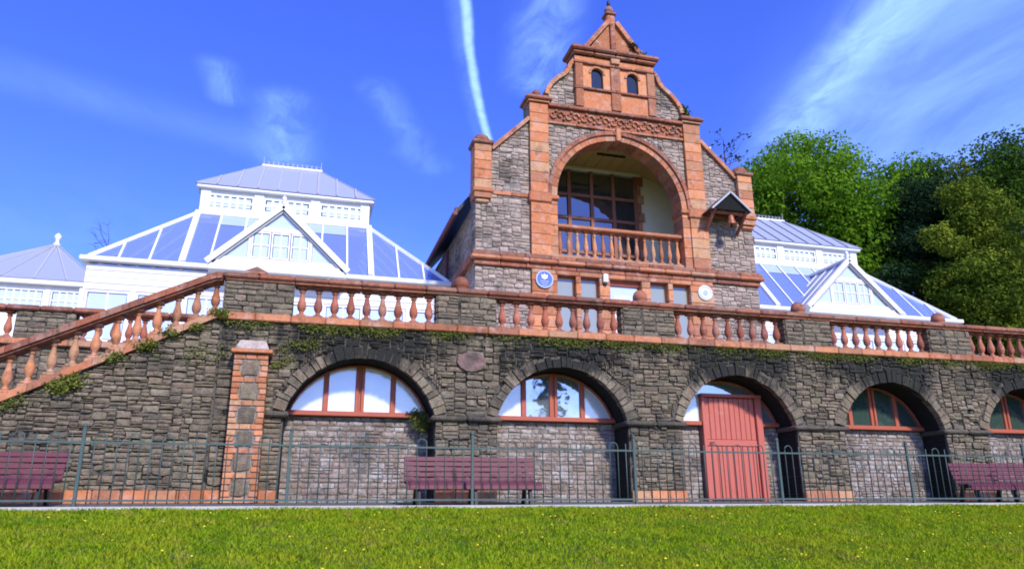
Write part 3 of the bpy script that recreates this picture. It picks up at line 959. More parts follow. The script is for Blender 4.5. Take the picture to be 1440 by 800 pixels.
for i in range(12):
    zt = TERR - 0.155 * i
    xr = -1.4 - 0.305 * i
    part('step', 'concrete', stp, xr - 0.33, xr, YW + 0.505, 17.0, zt - 0.40, zt - 0.155, c=0.012)

# ------------------------------------------------------------------ balusters
PROF = [(0.056, 0.0), (0.058, 0.025), (0.036, 0.05), (0.040, 0.075), (0.066, 0.12), (0.076, 0.17), (0.074, 0.22), (0.058, 0.29), (0.042, 0.36), (0.034, 0.42),
        (0.036, 0.445), (0.056, 0.46), (0.056, 0.475), (0.040, 0.485), (0.050, 0.515)]
def baluster_mesh(h, mat, sc=1.0):
    mb = MB()
    k = (h - 0.10) / 0.515
    mb.box(-0.082 * sc, 0.082 * sc, -0.082 * sc, 0.082 * sc, 0.0, 0.05)
    mb.lathe([(r_ * sc, 0.05 + z_ * k) for r_, z_ in PROF], seg=12)
    mb.box(-0.072 * sc, 0.072 * sc, -0.072 * sc, 0.072 * sc, h - 0.05, h)
    return mb.mesh('baluster', mat, True)
BAL_Z0, BAL_Z1 = 3.485, 4.085
def autosmooth(me):
    for p in me.polygons:
        p.use_smooth = abs(p.normal.z) < 0.95
bm_front = baluster_mesh(BAL_Z1 - BAL_Z0, 'clay_red', 1.06)
bm_stair = baluster_mesh(0.60, 'clay')
for me in (bm_front, bm_stair):
    autosmooth(me)

bal = thing('terrace_balustrade', 'long red terracotta balustrade with stone piers along the terrace edge', 'balustrade', (8, YW, TERR))
def run_blocks(name, mat, parent, x0, x1, y0, y1, z0, z1, step, c=0.02, jit=0.004):
    n = max(1, round((x1 - x0) / step))
    w = (x1 - x0) / n
    for i in range(n):
        j = RNG.uniform(-jit, jit)
        part(name, mat, parent, x0 + i * w + 0.004, x0 + (i + 1) * w - 0.004, y0 + j, y1, z0 + j, z1 + j * 0.6, c=c)
run_blocks('base_rail_block', 'clay', bal, -1.5, 19.5, YW - 0.10, YW + 0.35, 3.335, 3.483, 0.62)
run_blocks('coping_block', 'clay_dark', bal, -1.5, 19.5, YW - 0.075, YW + 0.36, 4.125, 4.235, 0.62, 0.03)
run_blocks('coping_moulding', 'clay_dark', bal, -1.46, 19.4, YW - 0.03, YW + 0.32, 4.086, 4.124, 1.24, 0.012)
pier_x = [(-1.44, -0.24), (2.45, 3.63), (6.34, 7.52), (10.23, 11.41), (14.12, 15.30), (18.01, 19.2)]
for k, (xa, xb) in enumerate(pier_x):
    pr = MB().box(xa, xb, YW + 0.0, YW + 0.30, 3.484, 4.085).build('pier', 'mortar', bal)
    xm = xa + 0.42
    s1 = courses(lambda z: [(xa, xb)] if k == 0 else [(xa, xm), (xm + 0.03, xb)], 3.49, 4.08, RNG, (0.085, 0.13), (0.16, 0.36), 0.016)
    lay(s1, YW, 'stair', lambda x: pr, RNG, 60, (0.045, 0.065), 'stone', pr)
    # left return face of the pier
    for i in range(5):
        z_ = 3.545 + 0.118 * i
        MB().cbox(xa - 0.025, xa + 0.02, YW + 0.01, YW + 0.28, z_ - 0.05, z_ + 0.05, c=0.012).build('stone', 'stair', pr)
    cxp = (xa + xb) / 2 - 0.1
    if k == 0:
        MB().add([(cxp - .22, YW - 0.05, 4.236), (cxp + .22, YW - 0.05, 4.236), (cxp + .22, YW + .35, 4.236), (cxp - .22, YW + .35, 4.236),
                  (cxp - .20, YW - 0.03, 4.28), (cxp + .20, YW - 0.03, 4.28), (cxp + .20, YW + .33, 4.28), (cxp - .20, YW + .33, 4.28), (cxp, YW + .15, 4.43)],
                 [(0, 3, 2, 1), (0, 1, 5, 4), (1, 2, 6, 5), (2, 3, 7, 6), (3, 0, 4, 7), (4, 5, 8), (5, 6, 8), (6, 7, 8), (7, 4, 8)]).build('pyramid_cap', 'clay', bal)
    else:
        q = 0.155
        pr2 = [(0.13, 0.0), (0.13, 0.03), (0.115, 0.04), (q, 0.07), (q * 1.02, 0.12), (q * .95, 0.18), (q * .78, 0.235), (q * .48, 0.275), (q * .2, 0.29), (0.01, 0.295)]
        MB().lathe(pr2, (cxp, YW + 0.15, 4.237), 20).build('ball_finial', 'clay_dark', bal, True)
for k in range(5):
    xa, xb = pier_x[k][1], pier_x[k + 1][0]
    n = 9
    for i in range(n):
        x = xa + (xb - xa) * (i + 0.5) / n
        inst('baluster', bm_front, bal, (x, YW + 0.14, BAL_Z0), rot=Matrix.Rotation(0, 3, 'Z'))

# ------------------------------------------------------------------ stair balustrade
sb = thing('stair_balustrade', 'sloping red terracotta balustrade running down beside the stairs', 'balustrade', (-3.2, YW, 2.5))
def rail_z(x):      # top of the handrail
    s_ = 4.245 + (x + 1.55) * 0.492
    return min(s_, 4.235 - 0.10 * max(0, (-1.28 - x)) ** 1.2) if x > -1.9 else s_
xs = [-5.05 + i * 0.33 for i in range(11)] + [-1.72, -1.60, -1.505]
for a, b in zip(xs[:-1], xs[1:]):
    g = 0.003
    z0, z1 = rail_z(a), rail_z(b)
    MB().poly_y([(a + g, z0 - 0.115), (b - g, z1 - 0.115), (b - g, z1 - 0.02), (b - g, z1), (a + g, z0), (a + g, z0 - 0.02)], YW - 0.075, YW + 0.36).build('handrail_block', 'clay_dark', sb)
    MB().poly_y([(a, z0 - 0.155), (b, z1 - 0.155), (b, z1 - 0.117), (a, z0 - 0.117)], YW - 0.03, YW + 0.31).build('handrail_moulding', 'clay_dark', sb)
x = -5.2
while x < -1.55:
    b = min(x + 0.45, -1.505)
    MB().poly_y([(x + .003, stair_top(x) - 0.02), (b - .003, stair_top(b) - 0.02), (b - .003, stair_top(b) + 0.11), (x + .003, stair_top(x) + 0.11)], YW - 0.10, YW + 0.34).build('string_block', 'clay', sb)
    x = b if b > -1.51 else b
    if b >= -1.506:
        break
for i in range(11):
    x = -4.68 + 0.308 * i
    zb = stair_top(x) + 0.11
    zt = rail_z(x) - 0.155
    part('baluster_plinth', 'clay', sb, x - 0.115, x + 0.115, YW + 0.02, YW + 0.26, zb - 0.06, zb + 0.055, c=0.012)
    o = inst('baluster', bm_stair, sb, (x, YW + 0.14, zb + 0.05), (1.05, 1.05, max(0.3, (zt - zb - 0.03) / 0.60)))
nw = thing('newel_pier', 'dark stone newel pier at the foot of the stair balustrade', 'pier', (-5.5, YW, 1.5))
MB().box(-5.95, -5.06, YW - 0.03, YW + 0.5, 1.5, 2.62).build('core', 'mortar', nw)
for i in range(9):
    inst('stone', stone_data('stair', i), nw, (-5.28, YW - 0.035, 1.56 + 0.12 * i), (0.40, 0.06, 0.105))
    inst('stone', stone_data('stair', i + 3), nw, (-5.71, YW - 0.035, 1.56 + 0.12 * i), (0.42, 0.06, 0.105))
part('coping', 'clay_dark', nw, -6.0, -5.0, YW - 0.09, YW + 0.55, 2.621, 2.74, c=0.03)

# retaining wall under the landing, seen between the stair balusters
lw = thing('landing_wall', 'dark rubble wall below the low balustrade beyond the stairs', 'wall', (-5, 17.25, 0))
MB().box(-9.0, -1.41, 17.2, 17.299, -0.4, 3.334).build('mortar_core', 'mortar', lw)
lay(rubble(lambda z: [(-6.6, -1.42)], 1.5, 3.33, RNG, 0.045, 0.055), 17.2, 'stair', lambda x: lw, RNG, 150, stuff_parent=lw)
# balustrade at the back of the landing
rb = thing('landing_balustrade', 'low red balustrade with grey stone pier beyond the stairs', 'balustrade', (-5, 17.2, TERR))
YR = 17.15
run_blocks('base_rail_block', 'clay', rb, -9.0, -1.6, YR - 0.08, YR + 0.3, 3.335, 3.475, 0.62)
run_blocks('coping_block', 'clay_dark', rb, -9.0, -1.6, YR - 0.08, YR + 0.32, 4.06, 4.17, 0.62, 0.03)
for xa, xb in ((-5.72, -4.62), (-2.3, -1.6)):
    pr = MB().box(xa, xb, YR, YR + 0.26, 3.476, 4.059).build('pier', 'mortar', rb)
    lay(courses(lambda z: [(xa, xb)], 3.48, 4.055, RNG, (0.09, 0.14), (0.2, 0.4), 0.016), YR, 'stair', lambda x: pr, RNG, 60, (0.045, 0.065), 'stone', pr)
me_r = baluster_mesh(0.58, 'clay_red'); autosmooth(me_r)
for xa, xb, n in ((-4.62, -2.3, 8), (-9.0, -5.72, 11)):
    for i in range(n):
        inst('baluster', me_r, rb, (xa + (xb - xa) * (i + .5) / n, YR + 0.12, 3.477))

# ------------------------------------------------------------------ pavilion
YP = 18.0
CX = 8.245
AR = 1.885                     # balcony arch
AZ = 8.27
pav = thing('pavilion', 'tall gabled stone pavilion with terracotta arch, balcony and pointed pediment', 'building', (CX, YP, TERR))
mir = lambda p: (2 * CX - p[0], p[1])
left = [(4.09, 6.12), (4.09, 9.20), (4.52, 9.40), (5.60, 10.48), (5.60, 11.04), (6.12, 11.04), (6.12, 11.36), (6.16, 11.52), (6.27, 11.72),
        (6.46, 11.94), (6.69, 12.11), (6.81, 12.28), (6.87, 12.46), (6.98, 12.60), (6.98, 12.98)]
ol = left + [mir(p) for p in reversed(left)]
ol += [(CX + AR, 6.12)]
ol += [(CX + AR * math.cos(math.pi * i / 28), AZ + AR * math.sin(math.pi * i / 28)) for i in range(29)]
ol += [(CX - AR, 6.12)]
MB().poly_y(ol, YP, YP + 0.5).build('mortar_core', 'mortar_pav', pav)
MB().box(4.09, 5.60, YP, YP + 0.5, TERR, 6.119).build('ground_wall', 'mortar_pav', pav)
MB().box(10.90, 12.40, YP, YP + 0.5, TERR, 6.119).build('ground_wall', 'mortar_pav', pav)
def pav_allowed(z):
    out = []
    def add(a, b):
        if b - a > 0.06:
            out.append((a, b)); out.append((2 * CX - b, 2 * CX - a))
    if z < 6.12:
        add(4.09, 5.59); return out
    # outer stone panel
    if z < 10.42:
        a = 4.09 if z < 9.2 else 4.52 + max(0, z - 9.38)
        if 7.9 < z < 9.6:
            a = max(a, 4.50)
        add(a, 5.59)
    # spandrel between arch ring and pilaster
    if 8.25 < z < 10.5:
        q = 2.16 ** 2 - (z - AZ) ** 2
        b = CX - math.sqrt(q) if q > 0 else CX
        if q > 0:
            add(6.15, b)
        else:
            out.append((6.15, 2 * CX - 6.15))
    # curved shoulder
    if z > 11.08:
        a = 6.14 if z < 11.5 else 6.14 + 0.55 * ((z - 11.45) / 0.65) ** 1.15
        if a < 6.98 and z < 12.5:
            add(a + 0.03, 7.0)
    return out
ps = rubble(pav_allowed, TERR + 0.02, 6.10, RNG, 0.041, 0.05) + rubble(pav_allowed, 6.52, 12.5, RNG, 0.041, 0.05)
ps = [s_ for s_ in ps if not (8.11 < s_[1] + s_[3] / 2 and s_[1] - s_[3] / 2 < 8.25)] + [s_ for s_ in ps if (8.11 < s_[1] + s_[3] / 2 and s_[1] - s_[3] / 2 < 8.25)]
lay(ps, YP, 'pavst', lambda x: pav, RNG, 300, (0.05, 0.075), stuff_parent=pav)
# side wall and body behind the front
MB().box(4.10, 4.55, YP + 0.5, 24.6, TERR, 7.9).build('side_wall', 'mortar_pav', pav)
MB().box(11.95, 12.39, YP + 0.5, 24.6, TERR, 7.9).build('side_wall', 'mortar_pav', pav)
MB().box(4.55, 11.95, 24.2, 24.6, TERR, 9.0).build('rear_wall', 'mortar_pav', pav)
sd = MB()
for (y, z, w, h) in courses(lambda z: [(YP + 0.02, 24.6)] if z < 7.85 else [(YP + 0.02, YP + 0.5)], TERR, 9.1, RNG, (0.11, 0.17), (0.22, 0.5), 0.02):
    k = RNG.randrange(14); d = RNG.uniform(.04, .06)
    sd.add([(4.10 + 0.02 - d / 2 + p[1] * d, y - p[0] * w, z + p[2] * h) for p in SHAPES[k].v], SHAPES[k].f, RNG.uniform(.001, 1))
struct(sd.build('side_rubble', 'pavst_j', pav), 'stuff')
rf = MB().poly_y([(3.72, 7.86), (5.62, 10.25), (CX, 11.2), (2 * CX - 5.62, 10.25), (2 * CX - 3.72, 7.86), (2 * CX - 3.72, 7.74), (2 * CX - 5.7, 10.12), (CX, 11.05), (5.7, 10.12), (3.72, 7.74)], YP + 0.52, 25.0).build('roof', 'slate', pav)
for x in (3.70, 2 * CX - 3.70):
    MB().box(x - 0.03, x + 0.03, YP + 0.53, 25.0, 7.68, 7.90).build('fascia', 'fascia', pav)
MB().tube([(3.66, YP + 0.5, 7.72), (3.66, 25.0, 7.70)], 0.07, 8).build('gutter', 'fascia', pav)
MB().tube([(3.98, 21.3, 7.6), (3.98, 21.3, 3.4)], 0.05, 8).build('downpipe', 'fascia', pav)
# string courses
def band(name, mat, x0, x1, z0, z1, proud, step=0.7, c=0.02, yb=0.0):
    run_blocks(name, mat, pav, x0, x1, YP - proud, YP + 0.02 + yb, z0, z1, step, c, 0.002)
band('string_course_block', 'clay_dark', 4.05, 12.44, 6.12, 6.26, 0.10)
band('string_course_block', 'clay', 3.96, 12.53, 6.262, 6.38, 0.20, 0.8, 0.03)
band('string_course_block', 'clay_dark', 4.00, 12.49, 6.382, 6.50, 0.14)
y = YP + 0.02
while y < 24.5:
    part('string_course_block', 'clay_dark', pav, 3.94, 4.11, y + 0.004, min(y + 0.8, 24.5) - 0.004, 6.2, 6.44, c=0.02)
    y += 0.8
band('springing_band', 'clay', 4.56, 5.59, 8.12, 8.24, 0.06, 0.6)
band('springing_band', 'clay', 10.91, 11.93, 8.12, 8.24, 0.06, 0.6)
# pilasters
for x0, x1 in ((5.60, 6.14), (2 * CX - 6.14, 2 * CX - 5.60)):
    z = 6.502
    i = 0
    while z < 11.0:
        h = min(0.30, 11.03 - z)
        if 8.05 < z + h / 2 < 8.32:
            part('pilaster_block', 'clay', pav, x0 - 0.05, x1 + 0.05, YP - 0.17, YP + 0.02, z, z + h - 0.006, c=0.03)
        else:
            part('pilaster_block', 'clay_hot', pav, x0, x1, YP - 0.12, YP + 0.02, z, z + h - 0.006, c=0.008)
        z += h; i += 1
    part('pilaster_cap', 'clay', pav, x0 - 0.05, x1 + 0.05, YP - 0.17, YP + 0.45, 11.03, 11.10, c=0.015)
    part('pilaster_cap', 'clay_dark', pav, x0 - 0.12, x1 + 0.12, YP - 0.24, YP + 0.50, 11.102, 11.20, c=0.03)
    part('pilaster_cap', 'clay_dark', pav, x0 - 0.04, x1 + 0.04, YP - 0.15, YP + 0.42, 11.202, 11.28, c=0.03)
    MB().lathe([(0.07, 0), (0.05, 0.05), (0.11, 0.10), (0.125, 0.16), (0.10, 0.22), (0.05, 0.26), (0.01, 0.27)], ((x0 + x1) / 2, YP + 0.12, 11.281), 14).build('ball_finial', 'clay_dark', pav, True)
# jamb blocks below the arch
for sx in (-1, 1):
    z = 6.502
    while z < 8.1:
        h = min(0.30, 8.12 - z)
        xa, xb = sorted((CX + sx * (AR - 0.008), CX + sx * 2.104))
        part('jamb_block', 'clay_hot', pav, xa, xb, YP - 0.07, YP + 0.48, z, z + h - 0.006, c=0.01)
        z += h
    xa, xb = sorted((CX + sx * (AR - 0.05), CX + sx * 2.104))
    part('jamb_cap', 'clay', pav, xa, xb, YP - 0.14, YP + 0.49, 8.122, 8.262, c=0.03)
n = 23
for i in range(n):
    a, b = math.pi * i / n + 0.003, math.pi * (i + 1) / n - 0.003
    for r0, r1, pr, mt, nm in ((AR - 0.005, 2.05, 0.075, 'clay', 'arch_block'), (2.052, 2.16, 0.13, 'clay_dark', 'hood_mould_block')):
        poly = [(CX + r * math.cos(q), AZ + r * math.sin(q)) for r, q in ((r0, a), (r0, (a + b) / 2), (r0, b), (r1, b), (r1, (a + b) / 2), (r1, a))]
        MB().poly_y(poly, YP - pr, YP + (0.48 if nm == 'arch_block' else 0.02)).build(nm, mt, pav)
part('keystone', 'clay', pav, CX - 0.07, CX + 0.07, YP - 0.17, YP + 0.2, AZ + AR - 0.03, AZ + 2.26, c=0.02)
# frieze with raised foliage
fz = part('frieze', 'clay_dark', pav, 6.145, 2 * CX - 6.145, YP - 0.05, YP + 0.02, 10.52, 10.96, c=0.01)
rel = random.Random(3)
for i in range(18):
    x = 6.30 + (2 * CX - 12.60) * i / 17
    lm = MB()
    s_ = 1 if i % 2 else -1
    pts = [(x + 0.105 * math.cos(a) * (1 - a / 9), YP - 0.075, 10.74 + s_ * 0.13 * math.sin(a) * (1 - a / 9)) for a in [0.35 * q for q in range(17)]]
    lm.tube(pts, [0.034 - 0.0012 * q for q in range(17)], 6)
    lm.lathe([(0.0, -0.04), (0.045, -0.02), (0.05, 0.01), (0.03, 0.04), (0.0, 0.05)], (x + 0.1, YP - 0.07, 10.74 - s_ * 0.12), 8)
    lm.build('scroll_ornament', 'clay', fz, True)
band('cornice_block', 'clay_dark', 6.145, 2 * CX - 6.145, 10.962, 11.07, 0.15, 0.6, 0.02)
band('frieze_fillet', 'clay', 6.145, 2 * CX - 6.145, 10.455, 10.518, 0.09, 0.9, 0.015)
# sloping copings and corner turrets
for sx in (-1, 1):
    X = lambda x: x if sx < 0 else 2 * CX - x
    pts = [(4.52, 9.42), (4.80, 9.70), (5.08, 9.98), (5.36, 10.26), (5.60, 10.50)]
    for a, b in zip(pts[:-1], pts[1:]):
        MB().beam((X(a[0]), YP + 0.2, a[1] + 0.03), (X(b[0]) , YP + 0.2, b[1] + 0.03), 0.62, 0.11).build('sloping_coping', 'clay', pav)
    cpts = left[6:14]
    for a, b in zip(cpts[:-1], cpts[1:]):
        MB().beam((X(a[0]) , YP + 0.18, a[1] + 0.0), (X(b[0]), YP + 0.18, b[1] + 0.0), 0.60, 0.12).build('curved_coping', 'clay', pav)
    x0, x1 = sorted((X(4.03), X(4.50)))
    z = 7.96
    while z < 9.50:
        h = min(0.27, 9.52 - z)
        part('turret_block', 'clay_hot', pav, x0, x1, YP - 0.15, YP + 0.36, z, z + h - 0.006, c=0.01)
        z += h
    part('turret_base', 'clay', pav, x0 + 0.05, x1 - 0.05, YP - 0.10, YP + 0.02, 7.84, 7.956, c=0.03)
    part('turret_band', 'clay', pav, x0 - 0.03, x1 + 0.03, YP - 0.19, YP + 0.38, 8.12, 8.24, c=0.02)
    part('turret_cap', 'clay_dark', pav, x0 - 0.06, x1 + 0.06, YP - 0.21, YP + 0.42, 9.522, 9.64, c=0.03)
    MB().lathe([(0.23, 0), (0.24, 0.05), (0.225, 0.12), (0.18, 0.19), (0.10, 0.235), (0.02, 0.25)], ((x0 + x1) / 2, YP + 0.10, 9.641), 18).build('turret_dome', 'clay_dark', pav, True)
# attic with two arched lights
at0, at1 = 6.99, 2 * CX - 6.99
part('attic_apron', 'clay_hot', pav, at0, at1, YP - 0.10, YP + 0.0, 11.072, 11.66, c=0.01)
band('attic_sill', 'clay_dark', at0 - 0.04, at1 + 0.04, 11.662, 11.735, 0.17, 0.62, 0.015)
wz = 11.737
poly = [(at0, wz), (at0, 12.50), (at1, 12.50), (at1, wz)]
for cxw in (8.80, 7.68):
    r = 0.185
    poly += [(cxw + r, wz)] + [(cxw + r * math.cos(math.pi * i / 10), 12.235 + r * math.sin(math.pi * i / 10)) for i in range(11)] + [(cxw - r, wz)]
MB().poly_y(poly, YP - 0.10, YP - 0.001).build('attic_face', 'clay_hot', pav)
for cxw in (7.68, 8.80):
    aw = node('attic_window', (cxw, YP, wz), pav)
    r = 0.184
    MB().poly_y([(cxw + r, wz)] + [(cxw + r * math.cos(math.pi * i / 10), 12.235 + r * math.sin(math.pi * i / 10)) for i in range(11)] + [(cxw - r, wz)], YP - 0.03, YP - 0.015).build('pane', 'win_niche', aw)
    ring = MB()
    for i in range(10):
        a, b = math.pi * i / 10, math.pi * (i + 1) / 10
        ring.poly_y([(cxw + q * math.cos(e), 12.235 + q * math.sin(e)) for q, e in ((0.188, a), (0.188, b), (0.255, b), (0.255, a))], YP - 0.13, YP - 0.098)
    ring.build('arch_moulding', 'clay', aw)
for xa, xb in ((at0, at0 + 0.24), (CX - 0.15, CX + 0.15), (at1 - 0.24, at1)):
    part('attic_pilaster', 'clay', pav, xa, xb, YP - 0.155, YP - 0.095, 11.74, 12.50, c=0.012)
    part('attic_pilaster', 'clay', pav, xa, xb, YP - 0.155, YP - 0.095, 11.09, 11.658, c=0.012)
band('attic_architrave', 'clay_dark', at0 - 0.03, at1 + 0.03, 12.502, 12.58, 0.18, 0.64, 0.015)
part('attic_frieze', 'clay_hot', pav, at0, at1, YP - 0.13, YP + 0.4, 12.582, 12.76, c=0.01)
part('attic_keyblock', 'clay', pav, CX - 0.14, CX + 0.14, YP - 0.22, YP - 0.08, 12.60, 12.79, c=0.02)
band('attic_cornice', 'clay_dark', at0 - 0.07, at1 + 0.07, 12.792, 12.89, 0.24, 0.66, 0.03, 0.45)
band('attic_cornice', 'clay_dark', at0 - 0.14, at1 + 0.14, 12.892, 13.03, 0.32, 0.70, 0.04, 0.55)
# pediment and finial
MB().poly_y([(CX - 0.80, 13.031), (CX + 0.80, 13.031), (CX + 0.10, 14.06), (CX - 0.10, 14.06)], YP - 0.06, YP + 0.4).build('pediment', 'clay_hot', pav)
for sx in (-1, 1):
    for k in range(4):
        a, b = k / 4, (k + 1) / 4 - 0.008
        P = lambda q: (CX + sx * (0.92 - 0.80 * q), YP + 0.15, 13.06 + 1.06 * q)
        MB().beam(P(a), P(b), 0.62, 0.13).build('raking_coping', 'clay_dark' if k == 0 else 'clay', pav)
part('pediment_rib', 'clay_dark', pav, CX - 0.08, CX + 0.08, YP - 0.14, YP - 0.058, 13.032, 14.05, c=0.015)
part('finial_post', 'clay', pav, CX - 0.13, CX + 0.13, YP - 0.05, YP + 0.25, 14.03, 14.42, c=0.03)
part('finial_cap', 'clay_dark', pav, CX - 0.18, CX + 0.18, YP - 0.10, YP + 0.28, 14.422, 14.50, c=0.025)
MB().lathe([(0.08, 0), (0.06, 0.05), (0.12, 0.10), (0.14, 0.17), (0.11, 0.24), (0.05, 0.29), (0.03, 0.33)], (CX, YP + 0.1, 14.501), 14).build('ball_finial', 'clay_dark', pav, True)
MB().lathe([(0.03, 0), (0.055, 0.06), (0.05, 0.12), (0.012, 0.2), (0.01, 0.42)], (CX, YP + 0.1, 14.83), 8).build('finial_spike', 'iron', pav, True)
# balcony
MB().box(5.62, 2 * CX - 5.62, YP + 0.02, 20.2, 6.30, 6.498).build('balcony_floor', 'concrete', pav)
bb = node('balcony_balustrade', (CX, YP, 6.5), pav)
part('base_rail', 'clay', bb, CX - AR + 0.004, CX + AR - 0.004, YP + 0.02, YP + 0.30, 6.50, 6.61, c=0.015)
part('top_rail', 'clay', bb, CX - AR + 0.004, CX + AR - 0.004, YP + 0.0, YP + 0.32, 7.385, 7.50, c=0.03)
me_b = baluster_mesh(0.772, 'clay_hot', 0.86); autosmooth(me_b)
for i in range(15):
    inst('baluster', me_b, bb, (CX - AR + 2 * AR * (i + .5) / 15, YP + 0.16, 6.612))
# recess: screen of windows, plaster wall, boarded ceiling
YB = 20.0
MB().box(5.5, 6.0, YP + 0.5, YB + 0.2, 6.3, 10.7).build('recess_wall', 'cream', pav)
MB().box(11.16, 11.6, YP + 0.5, YB + 0.2, 6.3, 10.7).build('recess_wall', 'cream', pav)
MB().box(9.86, 11.16, YB, YB + 0.25, 6.5, 10.6).build('recess_wall', 'cream', pav)
MB().box(6.0, 9.86, YB + 0.1, YB + 0.25, 10.14, 10.6).build('recess_wall', 'cream', pav)
part('recess_cornice', 'cream', pav, 6.0, 9.86, YB - 0.12, YB + 0.1, 10.13, 10.235, c=0.02)
MB().poly_y([(6.0, 9.74), (6.7, 10.24), (9.80, 10.24), (11.16, 9.76), (11.16, 10.6), (6.0, 10.6)], YP + 0.5, YB + 0.1).build('ceiling', 'ochre', pav)
for k in range(9):
    x = 6.8 + 3.0 * k / 8
    MB().box(x - 0.02, x + 0.02, YP + 0.5, YB - 0.13, 10.215, 10.239).build('ceiling_batten', 'ochre', pav)
MB().tube([(8.0, 18.9, 10.2), (8.9, 18.9, 10.2)], 0.035, 8).build('strip_lamp', 'iron', pav)
scr = node('window_screen', (CX, YB, 6.5), pav)
xs_ = [6.02, 6.75, 7.47, 8.21, 8.93, 9.68]
zs_ = [6.62, 7.45, 8.22, 8.55, 9.30, 10.12]
for x in xs_:
    part('mullion', 'sash_shaded', scr, x - 0.055, x + 0.055, YB - 0.06, YB + 0.06, 6.5, 10.128, c=0.01)
for z in zs_[1:-1]:
    part('transom', 'sash_shaded', scr, xs_[0], xs_[-1], YB - 0.05, YB + 0.05, z - 0.05, z + 0.05, c=0.01)
for i in range(5):
    for j in range(5):
        part('pane', 'win_dark', scr, xs_[i] + 0.056, xs_[i + 1] - 0.056, YB + 0.0, YB + 0.012, zs_[j] + 0.052, zs_[j + 1] - 0.052, c=0.002)
for i in range(12):
    z = 6.52 + 0.30 * i
    e = 0.09 if i % 2 else 0.0
    part('quoin_block', 'clay', pav, 9.737, 9.86 + e, YB - 0.07, YB - 0.003, z, z + 0.292, c=0.012)
# ground floor front
for a, b in ((5.60, 6.30), (6.82, 6.96), (7.49, 7.79), (8.72, 8.97), (9.51, 9.65), (10.19, 10.90)):
    z = TERR
    while z < 5.99:
        part('front_block', 'clay_hot', pav, a, b, YP - 0.10, YP + 0.30, z, min(z + 0.31, 6.0) - 0.005, c=0.012)
        z += 0.31
run_blocks('lintel_block', 'clay', pav, 5.60, 10.90, YP - 0.10, YP + 0.30, 6.0, 6.118, 0.7, 0.012, 0.001)
for a, b in ((6.30, 6.82), (6.96, 7.49), (8.97, 9.51), (9.65, 10.19)):
    part('apron', 'clay', pav, a + .002, b - .002, YP - 0.06, YP + 0.28, TERR, 4.30, c=0.01)
    gw = node('ground_window', ((a + b) / 2, YP, 4.3), pav)
    part('pane', 'win_ground', gw, a + 0.03, b - 0.03, YP + 0.08, YP + 0.092, 4.36, 5.97, c=0.002)
    for q in ((a + .002, a + 0.035), (b - 0.035, b - .002)):
        part('stile', 'sash', gw, q[0], q[1], YP + 0.04, YP + 0.11, 4.302, 5.998, c=0.006)
    part('head', 'sash', gw, a + 0.036, b - 0.036, YP + 0.04, YP + 0.11, 5.955, 5.998, c=0.006)
    part('sill', 'sash', gw, a + 0.036, b - 0.036, YP + 0.02, YP + 0.11, 4.302, 4.36, c=0.006)
ent = node('entrance_door', (8.25, YP, TERR), pav)
part('fanlight_bar', 'sash', ent, 7.792, 8.718, YP + 0.05, YP + 0.15, 5.86, 5.998, c=0.01)
part('door_leaf', 'white', ent, 7.80, 8.71, YP + 0.10, YP + 0.15, TERR + 0.02, 5.30, c=0.01)
part('pane', 'win_white', ent, 7.83, 8.68, YP + 0.11, YP + 0.122, 5.33, 5.855, c=0.002)
part('rail', 'white', ent, 7.80, 8.71, YP + 0.09, YP + 0.16, 5.302, 5.33, c=0.004)
MB().tube([(7.9, YP + 0.09, 4.3), (7.9, YP + 0.03, 4.3), (8.02, YP + 0.03, 4.3)], 0.012).build('door_handle', 'iron', ent)
lp = thing('wall_lamp', 'small white box lamp fixed beside the entrance below the balcony', 'lamp', (7.64, YP - 0.1, 5.9))
part('housing', 'white', lp, 7.57, 7.71, YP - 0.20, YP - 0.105, 5.86, 6.10, c=0.02)
part('bracket', 'iron', lp, 7.60, 7.68, YP - 0.17, YP - 0.10, 5.80, 5.858, c=0.008)
def disc(cx_, cz_, r0, r1, y0, y1, n=28):
    mb = MB()
    if r0 <= 0:
        return mb.poly_y([(cx_ + r1 * math.cos(2 * math.pi * i / n), cz_ + r1 * math.sin(2 * math.pi * i / n)) for i in range(n)], y0, y1)
    for i in range(n):
        a, b = 2 * math.pi * i / n, 2 * math.pi * (i + 1) / n
        mb.poly_y([(cx_ + q * math.cos(e), cz_ + q * math.sin(e)) for q, e in ((r0, a), (r0, b), (r1, b), (r1, a))], y0, y1)
    return mb
pb = thing('round_plaque', 'round blue wall plaque with white crest, left of the pavilion windows', 'plaque', (5.93, YP - 0.1, 5.83), 'round wall plaques')
disc(5.93, 5.83, 0, 0.225, YP - 0.135, YP - 0.101).build('plate', 'plaque_blue', pb)
disc(5.93, 5.83, 0.205, 0.24, YP - 0.145, YP - 0.102).build('rim', 'plaque_mid', pb)
MB().poly_y([(5.84, 5.97), (5.85, 5.86), (5.93, 5.82), (6.01, 5.86), (6.02, 5.97), (5.97, 5.94), (5.93, 5.99), (5.89, 5.94)], YP - 0.142, YP - 0.134).build('crest', 'plaque_white', pb)
for i, hw in enumerate((0.12, 0.10, 0.07)):
    part('text_line', 'plaque_mid', pb, 5.93 - hw, 5.93 + hw, YP - 0.14, YP - 0.134, 5.77 - i * 0.055, 5.79 - i * 0.055, c=0.002)
pw = thing('round_plaque', 'round pale white wall plaque with blue centre, right of the pavilion windows', 'plaque', (10.62, YP - 0.1, 5.80), 'round wall plaques')
disc(10.62, 5.80, 0, 0.215, YP - 0.135, YP - 0.101).build('plate', 'plaque_white', pw)
disc(10.62, 5.80, 0, 0.075, YP - 0.145, YP - 0.134).build('emblem', 'plaque_mid', pw)
disc(10.62, 5.80, 0.165, 0.18, YP - 0.142, YP - 0.134).build('ring', 'plaque_mid', pw)
